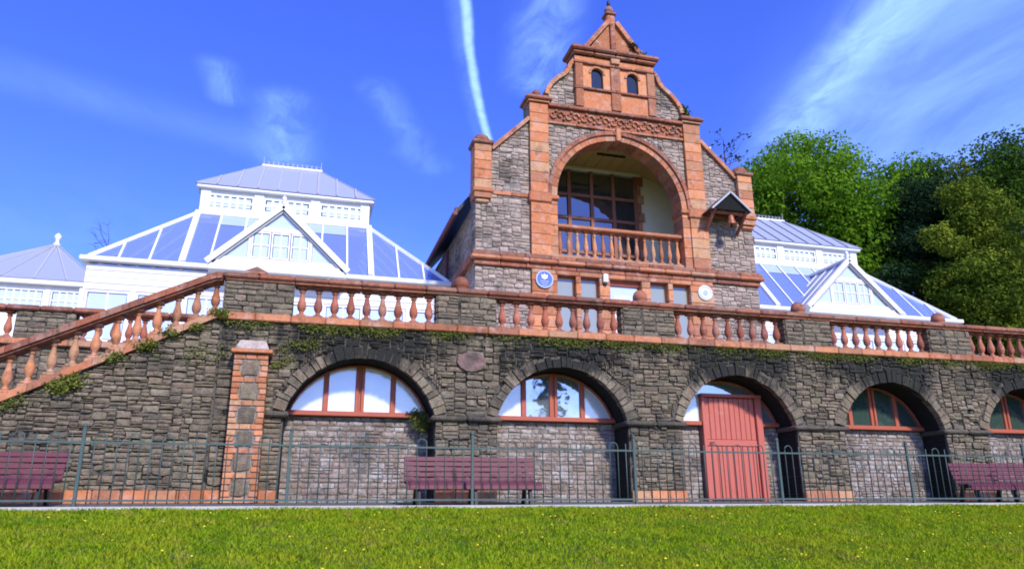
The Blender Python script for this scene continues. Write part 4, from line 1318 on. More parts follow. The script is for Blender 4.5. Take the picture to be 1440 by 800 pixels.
sg = thing('door_sign', 'small white lettered strip on the glazed entrance door', 'sign', (8.2, YP + 0.1, 5.5))
for i in range(5):
    x = 7.98 + i * 0.105
    part('letter_block', 'white', sg, x, x + 0.085, YP + 0.098, YP + 0.109, 5.50, 5.60, c=0.003)
# bell hood on the wall
hd = thing('bell_hood', 'small slate pitched hood sheltering a bell on the pavilion wall', 'hood', (11.32, YP, 8.0))
hx, ha, hz0 = 11.32, 8.62, 8.08
for sx in (-1, 1):
    MB().sheet([(hx, 17.28, ha), (hx + sx * 0.60, 17.28, hz0), (hx + sx * 0.60, YP - 0.01, hz0), (hx, YP - 0.01, ha)], 0.05 * sx).build('roof_slope', 'slate', hd)
    MB().beam((hx, 17.26, ha + 0.03), (hx + sx * 0.63, 17.26, hz0 + 0.01), 0.05, 0.05).build('barge_flashing', 'lead', hd)
    MB().beam((hx + sx * 0.50, 17.3, hz0 + 0.06), (hx + sx * 0.50, YP - 0.05, hz0 + 0.06), 0.07, 0.09).build('plate_beam', 'fascia', hd)
    MB().beam((hx + sx * 0.50, 17.35, hz0 + 0.02), (hx + sx * 0.50, YP - 0.08, hz0 - 0.45), 0.07, 0.07, (1, 0, 0)).build('brace', 'clay_dark', hd)
MB().poly_y([(hx - 0.60, hz0 + 0.03), (hx + 0.60, hz0 + 0.03), (hx, ha - 0.06)], 17.30, 17.34).build('gable_board', 'soot_shade', hd)
MB().beam((hx - 0.56, 17.45, hz0 + 0.0), (hx + 0.56, 17.45, hz0 + 0.0), 0.07, 0.08).build('cross_beam', 'clay_dark', hd)
bl = MB().lathe([(0.02, 0.0), (0.05, -0.02), (0.08, -0.06), (0.095, -0.16), (0.12, -0.24), (0.155, -0.30), (0.15, -0.31), (0.10, -0.29)], (hx + 0.06, 17.45, hz0 - 0.041), 16)
bl.build('bell', 'bronze', hd, True)
MB().tube([(hx + 0.06, 17.45, hz0 - 0.30), (hx + 0.06, 17.45, hz0 - 0.46)], [0.018, 0.035], 8).build('clapper', 'iron', hd)

# ------------------------------------------------------------------ conservatories
def clip_pane(quad_lo, quad_hi, x0, x1, lo, hi):
    """trapezoid slope: bottom edge from lo[0] to lo[1], top edge from hi[0] to hi[1]; returns (u, v) pane polygon between x0 and x1
       with v = 0 at the eave and 1 at the top"""
    def vmax(x):
        if x < hi[0]:
            return max(0.0, (x - lo[0]) / (hi[0] - lo[0]))
        if x > hi[1]:
            return max(0.0, (lo[1] - x) / (lo[1] - hi[1]))
        return 1.0
    pts = [(x0, 0.0), (x1, 0.0)]
    if vmax(x1) > 0.005:
        pts.append((x1, vmax(x1)))
    for h in sorted((h for h in hi if x0 + .01 < h < x1 - .01), reverse=True):
        pts.append((h, 1.0))
    if vmax(x0) > 0.005:
        pts.append((x0, vmax(x0)))
    return pts, vmax
def slope(parent, lo, hi, P, n, mat, bar='glazing_bar', pane='roof_pane', barw=0.05, barmat='white', top_mat=None, inset=0.03):
    """glazed slope; P(u, v) gives the point in space"""
    e = [lo[0] + (lo[1] - lo[0]) * i / n for i in range(n + 1)]
    nrm = (Vector(P(e[n // 2] + .1, 0)) - Vector(P(e[n // 2], 0))).cross(Vector(P(e[n // 2], .5)) - Vector(P(e[n // 2], 0))).normalized()
    for i in range(n):
        pts, vm = clip_pane(None, None, e[i] + inset * .5, e[i + 1] - inset * .5, lo, hi)
        if len(pts) < 3:
            continue
        if top_mat and all(v > 0.99 for u, v in pts[2:]):
            MB().sheet([P(u, min(v, 0.78)) for u, v in pts], 0.008).build(pane, mat, parent)
            MB().sheet([P(pts[0][0], 0.79), P(pts[1][0], 0.79), P(pts[1][0], 1.0), P(pts[0][0], 1.0)], 0.008).build(pane, top_mat, parent)
        else:
            MB().sheet([P(u, v) for u, v in pts], 0.008).build(pane, mat, parent)
    for i in range(1, n):
        _, vm = clip_pane(None, None, e[i], e[i] + .01, lo, hi)
        v = vm(e[i])
        if v > 0.06:
            MB().beam(Vector(P(e[i], 0)) + nrm * 0.02, Vector(P(e[i], v)) + nrm * 0.02, barw, 0.07, nrm).build(bar, barmat, parent)
def white_window(parent, x0, x1, y, z0, z1, nx_, nz_, name='window', glass='win_white', fr=0.05, mun=0.025):
    w = MB()
    w.box(x0, x1, y - 0.03, y + 0.03, z0, z0 + fr); w.box(x0, x1, y - 0.03, y + 0.03, z1 - fr, z1)
    w.box(x0, x0 + fr, y - 0.029, y + 0.029, z0 + fr, z1 - fr); w.box(x1 - fr, x1, y - 0.029, y + 0.029, z0 + fr, z1 - fr)
    o = w.build(name, 'white', parent)
    ax, bx_, az, bz = x0 + fr, x1 - fr, z0 + fr, z1 - fr
    cw, chh = (bx_ - ax) / nx_, (bz - az) / nz_
    pm = MB().box(-cw / 2 + mun / 2, cw / 2 - mun / 2, -0.006, 0.006, -chh / 2 + mun / 2, chh / 2 - mun / 2).mesh('pane', glass)
    for i in range(nx_):
        for j in range(nz_):
            inst('pane', pm, o, (ax + cw * (i + .5), y + 0.005, az + chh * (j + .5)))
    for i in range(1, nx_):
        MB().box(ax + cw * i - mun / 2, ax + cw * i + mun / 2, y - 0.02, y + 0.02, az, bz).build('muntin', 'white', o)
    for j in range(1, nz_):
        MB().box(ax, bx_, y - 0.018, y + 0.018, az + chh * j - mun / 2, az + chh * j + mun / 2).build('muntin', 'white', o)
    return o
def conservatory(cx, label):
    t_ = thing('conservatory', label, 'conservatory', (cx, 24.3, TERR), 'white glasshouses flanking the pavilion')
    YF, YBk, HW = 20.5, 28.1, 4.70
    EZ, LZ0, LZ1 = 6.35, 8.50, 9.28
    LW, LY0, LY1 = 2.47, 22.3, 26.3
    # lower walls
    part('stall_riser', 'white', t_, cx - HW, cx + HW, YF, YF + 0.12, TERR, 4.15, c=0.01)
    for i in range(4):
        z = 5.50 + 0.17 * i
        part('siding_board', 'white', t_, cx - HW, cx + HW, YF - 0.006 * (i % 2), YF + 0.1, z, z + 0.164, c=0.012)
    nwin = 8
    for i in range(nwin):
        a = cx - HW + 2 * HW * i / nwin
        b = cx - HW + 2 * HW * (i + 1) / nwin
        part('corner_post', 'white', t_, a - 0.06, a + 0.06, YF - 0.03, YF + 0.1, 4.152, 5.498, c=0.01)
        white_window(t_, a + 0.065, b - 0.065, YF + 0.04, 4.16, 5.49, 2, 2, 'front_window', 'win_white', 0.06, 0.04)
    for x in (cx - HW, cx + HW - 0.12):
        MB().box(x, x + 0.12, YF + 0.13, YBk, TERR, EZ - 0.13).build('end_wall', 'white', t_)
    MB().box(cx - HW, cx + HW, YBk, YBk + 0.12, TERR, EZ - 0.13).build('rear_wall', 'white', t_)
    part('eave_cornice', 'white', t_, cx - HW - 0.16, cx + HW + 0.16, YF - 0.16, YF + 0.10, EZ - 0.13, EZ, c=0.02)
    part('eave_cornice', 'white', t_, cx - HW - 0.16, cx - HW + 0.1, YF + 0.101, YBk + 0.16, EZ - 0.13, EZ, c=0.02)
    part('eave_cornice', 'white', t_, cx + HW - 0.1, cx + HW + 0.16, YF + 0.101, YBk + 0.16, EZ - 0.13, EZ, c=0.02)
    # glazed hipped roof
    Pf = lambda u, v: (u, YF + (LY0 - YF) * v, EZ + (LZ0 - EZ) * v)
    Pb = lambda u, v: (u, YBk + (LY1 - YBk) * v, EZ + (LZ0 - EZ) * v)
    Pl = lambda u, v: (cx - HW + (HW - LW) * v, u, EZ + (LZ0 - EZ) * v)
    Pr = lambda u, v: (cx + HW - (HW - LW) * v, u, EZ + (LZ0 - EZ) * v)
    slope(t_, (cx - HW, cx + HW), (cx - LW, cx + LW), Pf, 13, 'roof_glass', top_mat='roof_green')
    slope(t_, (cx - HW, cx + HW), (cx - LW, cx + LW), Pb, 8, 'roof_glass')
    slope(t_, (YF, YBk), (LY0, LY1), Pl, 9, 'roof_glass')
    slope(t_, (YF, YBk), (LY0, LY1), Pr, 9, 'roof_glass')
    for sx in (-1, 1):
        for (ya, yb) in ((YF, LY0), (YBk, LY1)):
            MB().beam((cx + sx * HW, ya, EZ + 0.02), (cx + sx * LW, yb, LZ0 + 0.02), 0.10, 0.10).build('hip_rafter', 'white', t_)
        MB().beam((cx + sx * LW, YF, EZ + 0.05), (cx + sx * LW, LY0, LZ0 + 0.05), 0.16, 0.10).build('principal_rafter', 'white', t_)
    # lantern
    part('lantern_sill', 'white', t_, cx - LW - 0.08, cx + LW + 0.08, LY0 - 0.08, LY0 + 0.10, LZ0 - 0.06, LZ0 + 0.07, c=0.015)
    for y0, y1 in ((LY0 + 0.101, LY1),):
        for x in (cx - LW, cx + LW - 0.1):
            MB().box(x, x + 0.1, y0, y1, LZ0, LZ1).build('lantern_side', 'white', t_)
    MB().box(cx - LW, cx + LW, LY1, LY1 + 0.1, LZ0, LZ1).build('lantern_back', 'white', t_)
    for i in range(4):
        x = cx - LW + 2 * LW * i / 3
        w = 0.284
        xa = min(max(x - w / 2, cx - LW), cx + LW - w)
        part('lantern_post', 'white', t_, xa, xa + w, LY0 - 0.02, LY0 + 0.1, LZ0 + 0.072, LZ1 - 0.002, c=0.01)
    for i in range(3):
        a, b = cx - LW + 2 * LW * i / 3, cx - LW + 2 * LW * (i + 1) / 3
        part('lantern_panel', 'white', t_, a + 0.14, b - 0.14, LY0 + 0.02, LY0 + 0.09, LZ0 + 0.072, LZ0 + 0.20, c=0.01)
        white_window(t_, a + 0.14, b - 0.14, LY0 + 0.05, LZ0 + 0.20, LZ1 - 0.12, 6, 2, 'lantern_window', 'win_white', 0.05, 0.07)
        part('lantern_panel', 'white', t_, a + 0.14, b - 0.14, LY0 + 0.02, LY0 + 0.09, LZ1 - 0.119, LZ1 - 0.002, c=0.01)
    RZ, RW, ov = 11.12, 0.93, 0.14
    part('lantern_cornice', 'white', t_, cx - LW - 0.12, cx + LW + 0.12, LY0 - 0.13, LY1 + 0.2, LZ1, LZ1 + 0.09, c=0.02)
    Ym = (LY0 + LY1) / 2
    e0 = LZ1 + 0.10
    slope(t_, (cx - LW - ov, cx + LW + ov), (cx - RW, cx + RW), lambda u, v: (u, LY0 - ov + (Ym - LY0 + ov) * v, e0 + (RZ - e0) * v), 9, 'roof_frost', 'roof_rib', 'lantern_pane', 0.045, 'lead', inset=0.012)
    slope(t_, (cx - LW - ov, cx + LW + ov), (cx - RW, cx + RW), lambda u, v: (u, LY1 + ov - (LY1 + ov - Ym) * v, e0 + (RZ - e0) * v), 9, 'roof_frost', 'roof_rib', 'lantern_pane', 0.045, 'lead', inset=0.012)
    for sx in (-1, 1):
        MB().sheet([(cx + sx * (LW + ov), LY0 - ov, e0), (cx + sx * (LW + ov), LY1 + ov, e0), (cx + sx * RW, Ym, RZ)], 0.008).build('lantern_pane', 'roof_frost', t_)
        for yy in (LY0 - ov, LY1 + ov):
            MB().beam((cx + sx * (LW + ov), yy, e0 + .01), (cx + sx * RW, Ym, RZ + .01), 0.06, 0.06).build('hip_rib', 'lead', t_)
    part('ridge_cap', 'white', t_, cx - RW - 0.05, cx + RW + 0.05, Ym - 0.07, Ym + 0.07, RZ - 0.03, RZ + 0.06, c=0.015)
    cr = MB()
    for i in range(13):
        x = cx - RW + 2 * RW * i / 12
        h = 0.30 if i in (0, 12) else 0.17
        cr.tube([(x, Ym, RZ + 0.05), (x, Ym, RZ + 0.05 + h)], [0.014, 0.008], 5)
        if i < 12:
            q = RW / 12
            cr.tube([(x + q + q * 0.9 * math.cos(a), Ym, RZ + 0.10 + q * math.sin(a)) for a in [math.pi * k / 6 for k in range(7)]], 0.010, 4)
    cr.build('ridge_cresting', 'lead', t_)
    # gabled porch dormer
    GY, GZ0, GZ1, GW = 19.95, 6.35, 7.95, 1.68
    back = YF + (GZ1 - EZ) / (LZ0 - EZ) * (LY0 - YF) + 0.1
    part('porch_beam', 'white', t_, cx - GW - 0.08, cx + GW + 0.08, GY - 0.05, YF - 0.162, 6.08, GZ0, c=0.02)
    fw = MB()
    k = (GZ1 - GZ0) / GW
    zt = 7.30
    fw.poly_y([(cx - GW, GZ0), (cx + GW, GZ0), (cx + GW - 0.12 / k, GZ0 + 0.12), (cx - GW + 0.12 / k, GZ0 + 0.12)], GY, GY + 0.08)
    fw.box(cx - (GZ1 - zt) / k + .05, cx + (GZ1 - zt) / k - .05, GY, GY + 0.08, zt - 0.06, zt + 0.06)
    for x in (-0.82, 0.75):
        fw.box(cx + x, cx + x + 0.07, GY + 0.003, GY + 0.077, GZ0 + 0.12, zt - 0.06)
    fw.build('gable_frame', 'white', t_)
    for i in range(3):
        a = cx - 0.75 + 1.5 * i / 3
        white_window(t_, a + 0.01, a + 0.49, GY + 0.04, GZ0 + 0.14, zt - 0.07, 2, 2, 'gable_window', 'win_white', 0.04, 0.035)
    for sx in (-1, 1):
        q = lambda z: GW - (z - GZ0) / k
        P3 = [(cx + sx * 0.83, GZ0 + 0.12), (cx + sx * (GW - 0.12 / k), GZ0 + 0.12), (cx + sx * 0.83, GZ0 + (GW - 0.83) * k)]
        MB().poly_y(P3, GY + 0.03, GY + 0.045).build('gable_pane', 'win_white', t_)
        P4 = [(cx, GZ0 + 0.05), (cx + sx * GW, GZ0), (cx, GZ1)]
        MB().beam((cx + sx * (GW + 0.12), GY - 0.04, GZ0 - 0.08), (cx, GY - 0.04, GZ1 + 0.04), 0.14, 0.15).build('barge_board', 'white', t_)
        MB().beam((cx + sx * (GW - 0.02), GY - 0.02, GZ0 - 0.09), (cx, GY - 0.02, GZ1 - 0.11), 0.06, 0.05).build('barge_shadow_strip', 'lead', t_)  # grey strip standing in for the shadow line inside the barge board
        sp = lambda u, v, sx=sx: (cx + sx * GW * (1 - v), u, GZ0 + (GZ1 - GZ0) * v + 0.03)
        n = 4
        for i in range(n):
            y0_, y1_ = GY + 0.06, back
            # slope meets the main roof along a valley: shorter at the eave
            ya = y0_ + (y1_ - y0_) * i / n
            yb = y0_ + (y1_ - y0_) * (i + 1) / n
            va = max(0, (ya - YF) / (back - YF)); vb = max(0, (yb - YF) / (back - YF))
            if vb >= 0.999:
                pts = [sp(ya, va), sp(yb, 1), sp(ya, 1)]
            else:
                pts = [sp(ya, va), sp(yb, vb), sp(yb, 1), sp(ya, 1)]
            MB().sheet(pts, 0.008).build('porch_pane', 'roof_frost', t_)
            if i:
                MB().beam(sp(ya, va), sp(ya, 1), 0.04, 0.05).build('porch_bar', 'white', t_)
    fw = MB().poly_y([(cx - 0.62, zt + 0.06), (cx + 0.62, zt + 0.06), (cx, GZ1 - 0.08)], GY + 0.03, GY + 0.045).build('gable_pane', 'win_white', t_)
    MB().beam((cx, GY, GZ1 + 0.08), (cx, back, GZ1 + 0.08), 0.10, 0.08).build('porch_ridge', 'white', t_)
    MB().lathe([(0.05, 0), (0.06, 0.05), (0.03, 0.09), (0.075, 0.15), (0.06, 0.21), (0.01, 0.27)], (cx, GY, GZ1 + 0.10), 10).build('porch_finial', 'white', t_, True)
    return t_
conservatory(-0.79, 'large white glasshouse with lantern roof, behind the stairs and arched wall')
conservatory(2 * CX + 0.79, 'white glasshouse with lantern roof, below the green trees')
# small link pavilion at the end of the left glasshouse
lk = thing('garden_house', 'small white garden house with hipped grey roof and finial beyond the stairs', 'garden house', (-7.35, 24, TERR))
lx0, lx1, ly0, ly1, lz = -9.3, -5.52, 22.0, 26.0, 6.05
part('wall', 'white', lk, lx0, lx1, ly0 + 0.05, ly1, TERR, 5.25, c=0.01)
part('eave_cornice', 'white', lk, lx0 - 0.12, lx1 + 0.04, ly0 - 0.12, ly1 + 0.1, lz - 0.14, lz, c=0.02)
part('frieze_board', 'white', lk, lx0, lx1, ly0 + 0.02, ly1, 5.80, lz - 0.142, c=0.01)
for i in range(3):
    a, b = lx0 + (lx1 - lx0) * i / 3, lx0 + (lx1 - lx0) * (i + 1) / 3
    part('post', 'white', lk, a, a + 0.14, ly0 - 0.02, ly0 + 0.12, 5.252, 5.798, c=0.01)
    white_window(lk, a + 0.15, b - 0.01, ly0 + 0.05, 5.255, 5.795, 6, 2, 'window', 'win_white', 0.03, 0.04)
part('inner_wall', 'white', lk, lx0 + 0.1, lx1 - 0.1, ly0 + 0.3, ly1 - 0.1, 5.25, 5.9, c=0.01)
ax_, ay_, az_ = -7.30, 24.0, 7.72
for A, B in (((lx0 - .12, ly0 - .12), (lx1 + .04, ly0 - .12)), ((lx1 + .04, ly0 - .12), (lx1 + .04, ly1 + .1)), ((lx1 + .04, ly1 + .1), (lx0 - .12, ly1 + .1)), ((lx0 - .12, ly1 + .1), (lx0 - .12, ly0 - .12))):
    n = 5
    for i in range(n):
        p = [A[0] + (B[0] - A[0]) * i / n, A[1] + (B[1] - A[1]) * i / n, lz]
        q = [A[0] + (B[0] - A[0]) * (i + 1) / n, A[1] + (B[1] - A[1]) * (i + 1) / n, lz]
        MB().sheet([p, q, (ax_, ay_, az_)], 0.01).build('roof_sheet', 'roof_frost', lk)
        MB().beam(Vector(p) + Vector((0, 0, .015)), (ax_, ay_, az_ + 0.02), 0.04, 0.05).build('roof_rib', 'lead', lk)
MB().lathe([(0.09, 0), (0.10, 0.08), (0.05, 0.12), (0.06, 0.2), (0.10, 0.27), (0.09, 0.34), (0.02, 0.42)], (ax_, ay_, az_ - 0.05), 10).build('finial', 'white', lk, True)

# ------------------------------------------------------------------ benches
def bench(cx, label):
    g = 0.125
    t_ = thing('park_bench', label, 'bench', (cx, 13.05, g), 'maroon slatted benches along the path')
    L = 1.16
    # (y, z, tilt) of each slat: seat from the rolled front edge back, then up the backrest
    seat = [(12.735, 0.415, 75), (12.765, 0.475, 35), (12.85, 0.497, 6), (12.94, 0.493, -4), (13.03, 0.487, -4)]
    backs = [(13.125, 0.545, 74), (13.155, 0.635, 74), (13.185, 0.725, 74), (13.212, 0.815, 74), (13.235, 0.90, 76)]
    for nm, lst in (('seat_slat', seat), ('back_slat', backs)):
        me = MB().cbox(-L, L, -0.039, 0.039, -0.014, 0.014, c=0.007).mesh(nm, 'bench')
        for y, z, a in lst:
            inst(nm, me, t_, (cx, y, z), rot=Matrix.Rotation(R(a), 3, 'X'))
    for x in (-0.96, 0.0, 0.96):
        mb = MB()
        prof = [(12.78, 0.455), (12.85, 0.478), (13.05, 0.468), (13.12, 0.50), (13.255, 0.93), (13.285, 0.93), (13.17, 0.48), (13.30, 0.10), (13.22, 0.10), (13.10, 0.42), (12.88, 0.43), (12.80, 0.10), (12.71, 0.10)]
        mb.poly_x(prof, cx + x - 0.025, cx + x + 0.025)
        mb.build('leg', 'iron', t_)
    MB().tube([(cx - 0.96, 13.1, 0.40), (cx + 0.96, 13.1, 0.40)], 0.014, 6).build('stretcher', 'iron', t_)
bench(-4.52, 'maroon slatted bench in front of the stair wall')
bench(2.95, 'maroon slatted bench in front of the pier beside the leftmost, ivy-tufted arch')
bench(14.42, 'maroon slatted bench in front of a pier past the red plank door')

# ------------------------------------------------------------------ railing along the path
YFN = 12.45
fence = thing('railing_fence', 'blue green iron railing with thin upright bars along the lawn edge', 'fence', (6, YFN, 0.1))
post_me = MB().cbox(-0.024, 0.024, -0.024, 0.024, 0, 1.16, c=0.006).lathe([(0.03, 0), (0.034, 0.02), (0.02, 0.045), (0.004, 0.06)], (0, 0, 1.16), 10).mesh('post', 'fence')
posts = [-5.9 + 2.905 * i for i in range(9)]
gz = 0.09
hoop = MB()
sp_ = 0.1528
pts = [(-sp_ / 2, 0, 0.07), (-sp_ / 2, 0, 1.00)] + [(-sp_ / 2 * math.cos(a), 0, 1.00 + sp_ / 2 * math.sin(a)) for a in [math.pi * k / 8 for k in range(1, 8)]] + [(sp_ / 2, 0, 1.00), (sp_ / 2, 0, 0.07)]
hoop.tube(pts, 0.0095, 6)
hoop_me = hoop.mesh('bow_top_bar', 'fence', True)
bar_me = MB().tube([(0, 0, 0.07), (0, 0, 1.06)], 0.0095, 6).mesh('bar', 'fence', True)
for i, x in enumerate(posts):
    inst('post', post_me, fence, (x, YFN, gz))
    if i == len(posts) - 1:
        break
    x1 = posts[i + 1]
    for z in (0.94, 0.12):
        MB().box(x + 0.025, x1 - 0.025, YFN - 0.014, YFN + 0.014, gz + z - 0.014, gz + z + 0.014).build('rail', 'fence', fence)
    k = 1
    while k < 19:
        xx = x + sp_ * k
        if k % 3 == 1 and k + 1 < 19:
            inst('bow_top_bar', hoop_me, fence, (xx + sp_ / 2, YFN, gz)); k += 2
        else:
            inst('bar', bar_me, fence, (xx, YFN, gz)); k += 1

# ------------------------------------------------------------------ foliage helpers
def leaf_quads(cent, size, rng, outward=None, flat=0.5, aspect=0.6):
    """cent: (n, 3) leaf centres; returns quads with scattered tilt, leaning towards 'outward'"""
    n = len(cent)
    nr = rng.normal(size=(n, 3))
    if outward is not None:
        nr = nr * flat + outward
    nr[:, 2] += 0.25
    nr /= np.linalg.norm(nr, axis=1)[:, None] + 1e-9
    a = np.cross(nr, rng.normal(size=(n, 3)))
    a /= np.linalg.norm(a, axis=1)[:, None] + 1e-9
    b = np.cross(nr, a)
    s_ = size * rng.uniform(0.55, 1.3, n)[:, None]
    a = a * s_; b = b * s_ * aspect
    v = np.stack([cent - a, cent + b * 0.9 - a * 0.1, cent + a, cent - b * 0.9 - a * 0.1], 1).reshape(-1, 3)
    f = np.arange(n * 4).reshape(-1, 4)
    return v, f
def crown_mesh(name, mat, clumps, leaves, size, seed, flat=0.6, aspect=0.6):
    """clumps: list of (x, y, z, rx, ry, rz); leaves gather near the skin of each clump"""
    rng = np.random.default_rng(seed)
    C, O, Rn = [], [], []
    vol = np.array([c[3] * c[5] for c in clumps]); vol = vol / vol.sum()
    for c, w in zip(clumps, vol):
        n = max(6, int(leaves * w))
        d = rng.normal(size=(n, 3)); d /= np.linalg.norm(d, axis=1)[:, None]
        r = rng.uniform(0.35, 1.08, n) ** 0.55
        lump = 1 + 0.16 * np.sin(d[:, 0] * 6 + c[0] * 3) * np.sin(d[:, 2] * 7 + c[2] * 2)
        C.append(np.array(c[:3]) + d * (r * lump)[:, None] * np.array(c[3:6]))
        O.append(d)
        Rn.append(np.clip(rng.normal(rng.uniform(0.3, 0.7), 0.2, n), 0.01, 1))
    C, O, Rn = np.concatenate(C), np.concatenate(O), np.concatenate(Rn)
    v, f = leaf_quads(C, size, rng, O, flat, aspect)
    return np_mesh(name, mat, v, f, Rn)
def tree(name, label, base, clumps, leaves, size, mat, seed, trunk_r=0.3, group=None, flat=0.6, aspect=0.6, limbs=8):
    t_ = thing(name, label, 'tree', base, group)
    inst('crown', crown_mesh('crown', mat, clumps, leaves, size, seed, flat, aspect), t_)
    rr = random.Random(seed)
    mb = MB()
    zt = max(c[2] for c in clumps)
    cxm = sum(c[0] for c in clumps) / len(clumps); cym = sum(c[1] for c in clumps) / len(clumps)
    b = Vector(base)
    tp = [b, b + Vector(((cxm - b.x) * .2 + rr.uniform(-.2, .2), 0, (zt - b.z) * .3)), b + Vector(((cxm - b.x) * .6, (cym - b.y) * .5, (zt - b.z) * .6)), Vector((cxm, cym, b.z + (zt - b.z) * .92))]
    mb.tube(tp, [trunk_r, trunk_r * .8, trunk_r * .5, trunk_r * .12], 8)
    for c in rr.sample(clumps, min(limbs, len(clumps))):
        s0 = tp[1].lerp(tp[2], rr.random())
        e = Vector(c[:3])
        mid = s0.lerp(e, .5) + Vector((0, 0, (e - s0).length * .08))
        mb.tube([s0, mid, e], [trunk_r * .4, trunk_r * .25, trunk_r * .05], 6)
    mb.build('trunk', 'bark', t_, True)
    return t_
def blob(center, radii, n, seed, cr=(0.22, 0.38), low=-0.55):
    """clumps filling an ellipsoid, more of them near its skin"""
    rr = random.Random(seed)
    out = []
    while len(out) < n:
        d = Vector((rr.gauss(0, 1), rr.gauss(0, 1), rr.gauss(0, 1))).normalized()
        if d.z < low:
            continue
        q = rr.uniform(0.35, 0.9)
        s_ = rr.uniform(*cr) * min(radii)
        out.append((center[0] + d.x * radii[0] * q, center[1] + d.y * radii[1] * q, center[2] + d.z * radii[2] * q, s_ * rr.uniform(1, 1.4), s_ * rr.uniform(1, 1.4), s_ * rr.uniform(.7, 1)))
    return out
M['leaf_bright'] = leaf_mat('bright_leaves', [(0.065, 0.15, 0.012), (0.155, 0.32, 0.02), (0.28, 0.46, 0.035)], 0.45)
M['leaf_mid'] = leaf_mat('green_leaves', [(0.032, 0.075, 0.012), (0.075, 0.15, 0.018), (0.14, 0.23, 0.03)])
M['leaf_dark'] = leaf_mat('dark_needles', [(0.010, 0.026, 0.012), (0.022, 0.048, 0.020), (0.04, 0.075, 0.03)], 0.15)
M['leaf_gold'] = leaf_mat('golden_needles', [(0.035, 0.075, 0.01), (0.14, 0.20, 0.02), (0.36, 0.41, 0.045)], 0.3)
M['leaf_wall'] = leaf_mat('wall_plant_leaves', [(0.08, 0.105, 0.02), (0.19, 0.22, 0.04), (0.31, 0.32, 0.08)])
M['leaf_sparse'] = leaf_mat('sparse_leaves', [(0.03, 0.05, 0.03), (0.05, 0.075, 0.04), (0.08, 0.11, 0.05)])

# trees up the hillside on the right
tree('broadleaf_tree', 'broad bright green leafy tree rising behind the white glasshouse', (31.5, 37, 4.2),
     blob((29.6, 37, 17.6), (4.9, 4.5, 5.4), 60, 11) + blob((36.0, 37.5, 17.9), (3.7, 3.6, 5.0), 44, 12) + blob((32.3, 37, 13.0), (7.2, 4.0, 4.0), 40, 13), 66000, 0.135, 'leaf_bright', 1, 0.5, 'trees on the rise beyond the glasshouse')
def cone(cx, cy, z0, z1, r, n, seed, drop=0.25, rz=0.55):
    rr = random.Random(seed); out = []
    for _ in range(n):
        q = rr.random() ** 0.8
        a = rr.uniform(0, 2 * math.pi)
        rad = r * (1 - q) ** 0.75 * rr.uniform(.45, 1.0) + 0.1
        s_ = r * rr.uniform(.14, .24) * (1.1 - 0.5 * q)
        out.append((cx + rad * math.cos(a), cy + rad * math.sin(a), z0 + (z1 - z0) * q - drop * rad * .3, s_ * 1.35, s_ * 1.35, s_ * rz))
    return out
tree('dark_conifer', 'dark green dense conifer between the bright tree and the golden conifer', (33.3, 33.5, 4.0),
     cone(33.6, 33.5, 2.0, 18.0, 4.0, 110, 21) + blob((34.0, 33.5, 14.0), (4.0, 3.5, 5.5), 60, 22), 60000, 0.12, 'leaf_dark', 2, 0.4, 'trees on the rise beyond the glasshouse', 0.8, 0.4)
tree('golden_conifer', 'golden yellow green conifer with layered sprays above the balustrade end', (34.8, 30.5, 4.0),
     cone(34.9, 30.5, 2.0, 18.6, 3.6, 90, 31, 0.5, 0.7) + blob((34.7, 30.2, 10.2), (4.1, 3.6, 7.6), 120, 32, (0.14, 0.28), -1), 80000, 0.105, 'leaf_gold', 3, 0.35, 'trees on the rise beyond the glasshouse', 0.7, 0.5)
tree('broadleaf_tree', 'mid green leafy tree with rounded top behind the dark conifer', (44.6, 41, 4.5),
     blob((43.2, 41, 19.6), (4.4, 3.5, 5.3), 52, 41) + blob((44.6, 41, 12.5), (5.0, 3.5, 4.0), 26, 42), 32000, 0.14, 'leaf_mid', 4, 0.4, 'trees on the rise beyond the glasshouse')
tree('broadleaf_tree', 'tall dark green leafy tree standing behind the golden conifer', (50.0, 40, 4.8),
     blob((49.6, 40, 21.0), (5.0, 4.5, 6.6), 60, 51) + blob((50.8, 40, 13.5), (5.6, 4.0, 5.0), 36, 52), 46000, 0.14, 'leaf_mid', 5, 0.45, 'trees on the rise beyond the glasshouse')
tree('dark_conifer', 'dark green conifer at the end of the balustrade, beside the golden conifer', (41.0, 34.0, 4.0),
     cone(41.0, 34.0, 3.0, 17.5, 4.2, 90, 61), 16000, 0.18, 'leaf_dark', 6, 0.4, 'trees on the rise beyond the glasshouse', 0.8, 0.4)
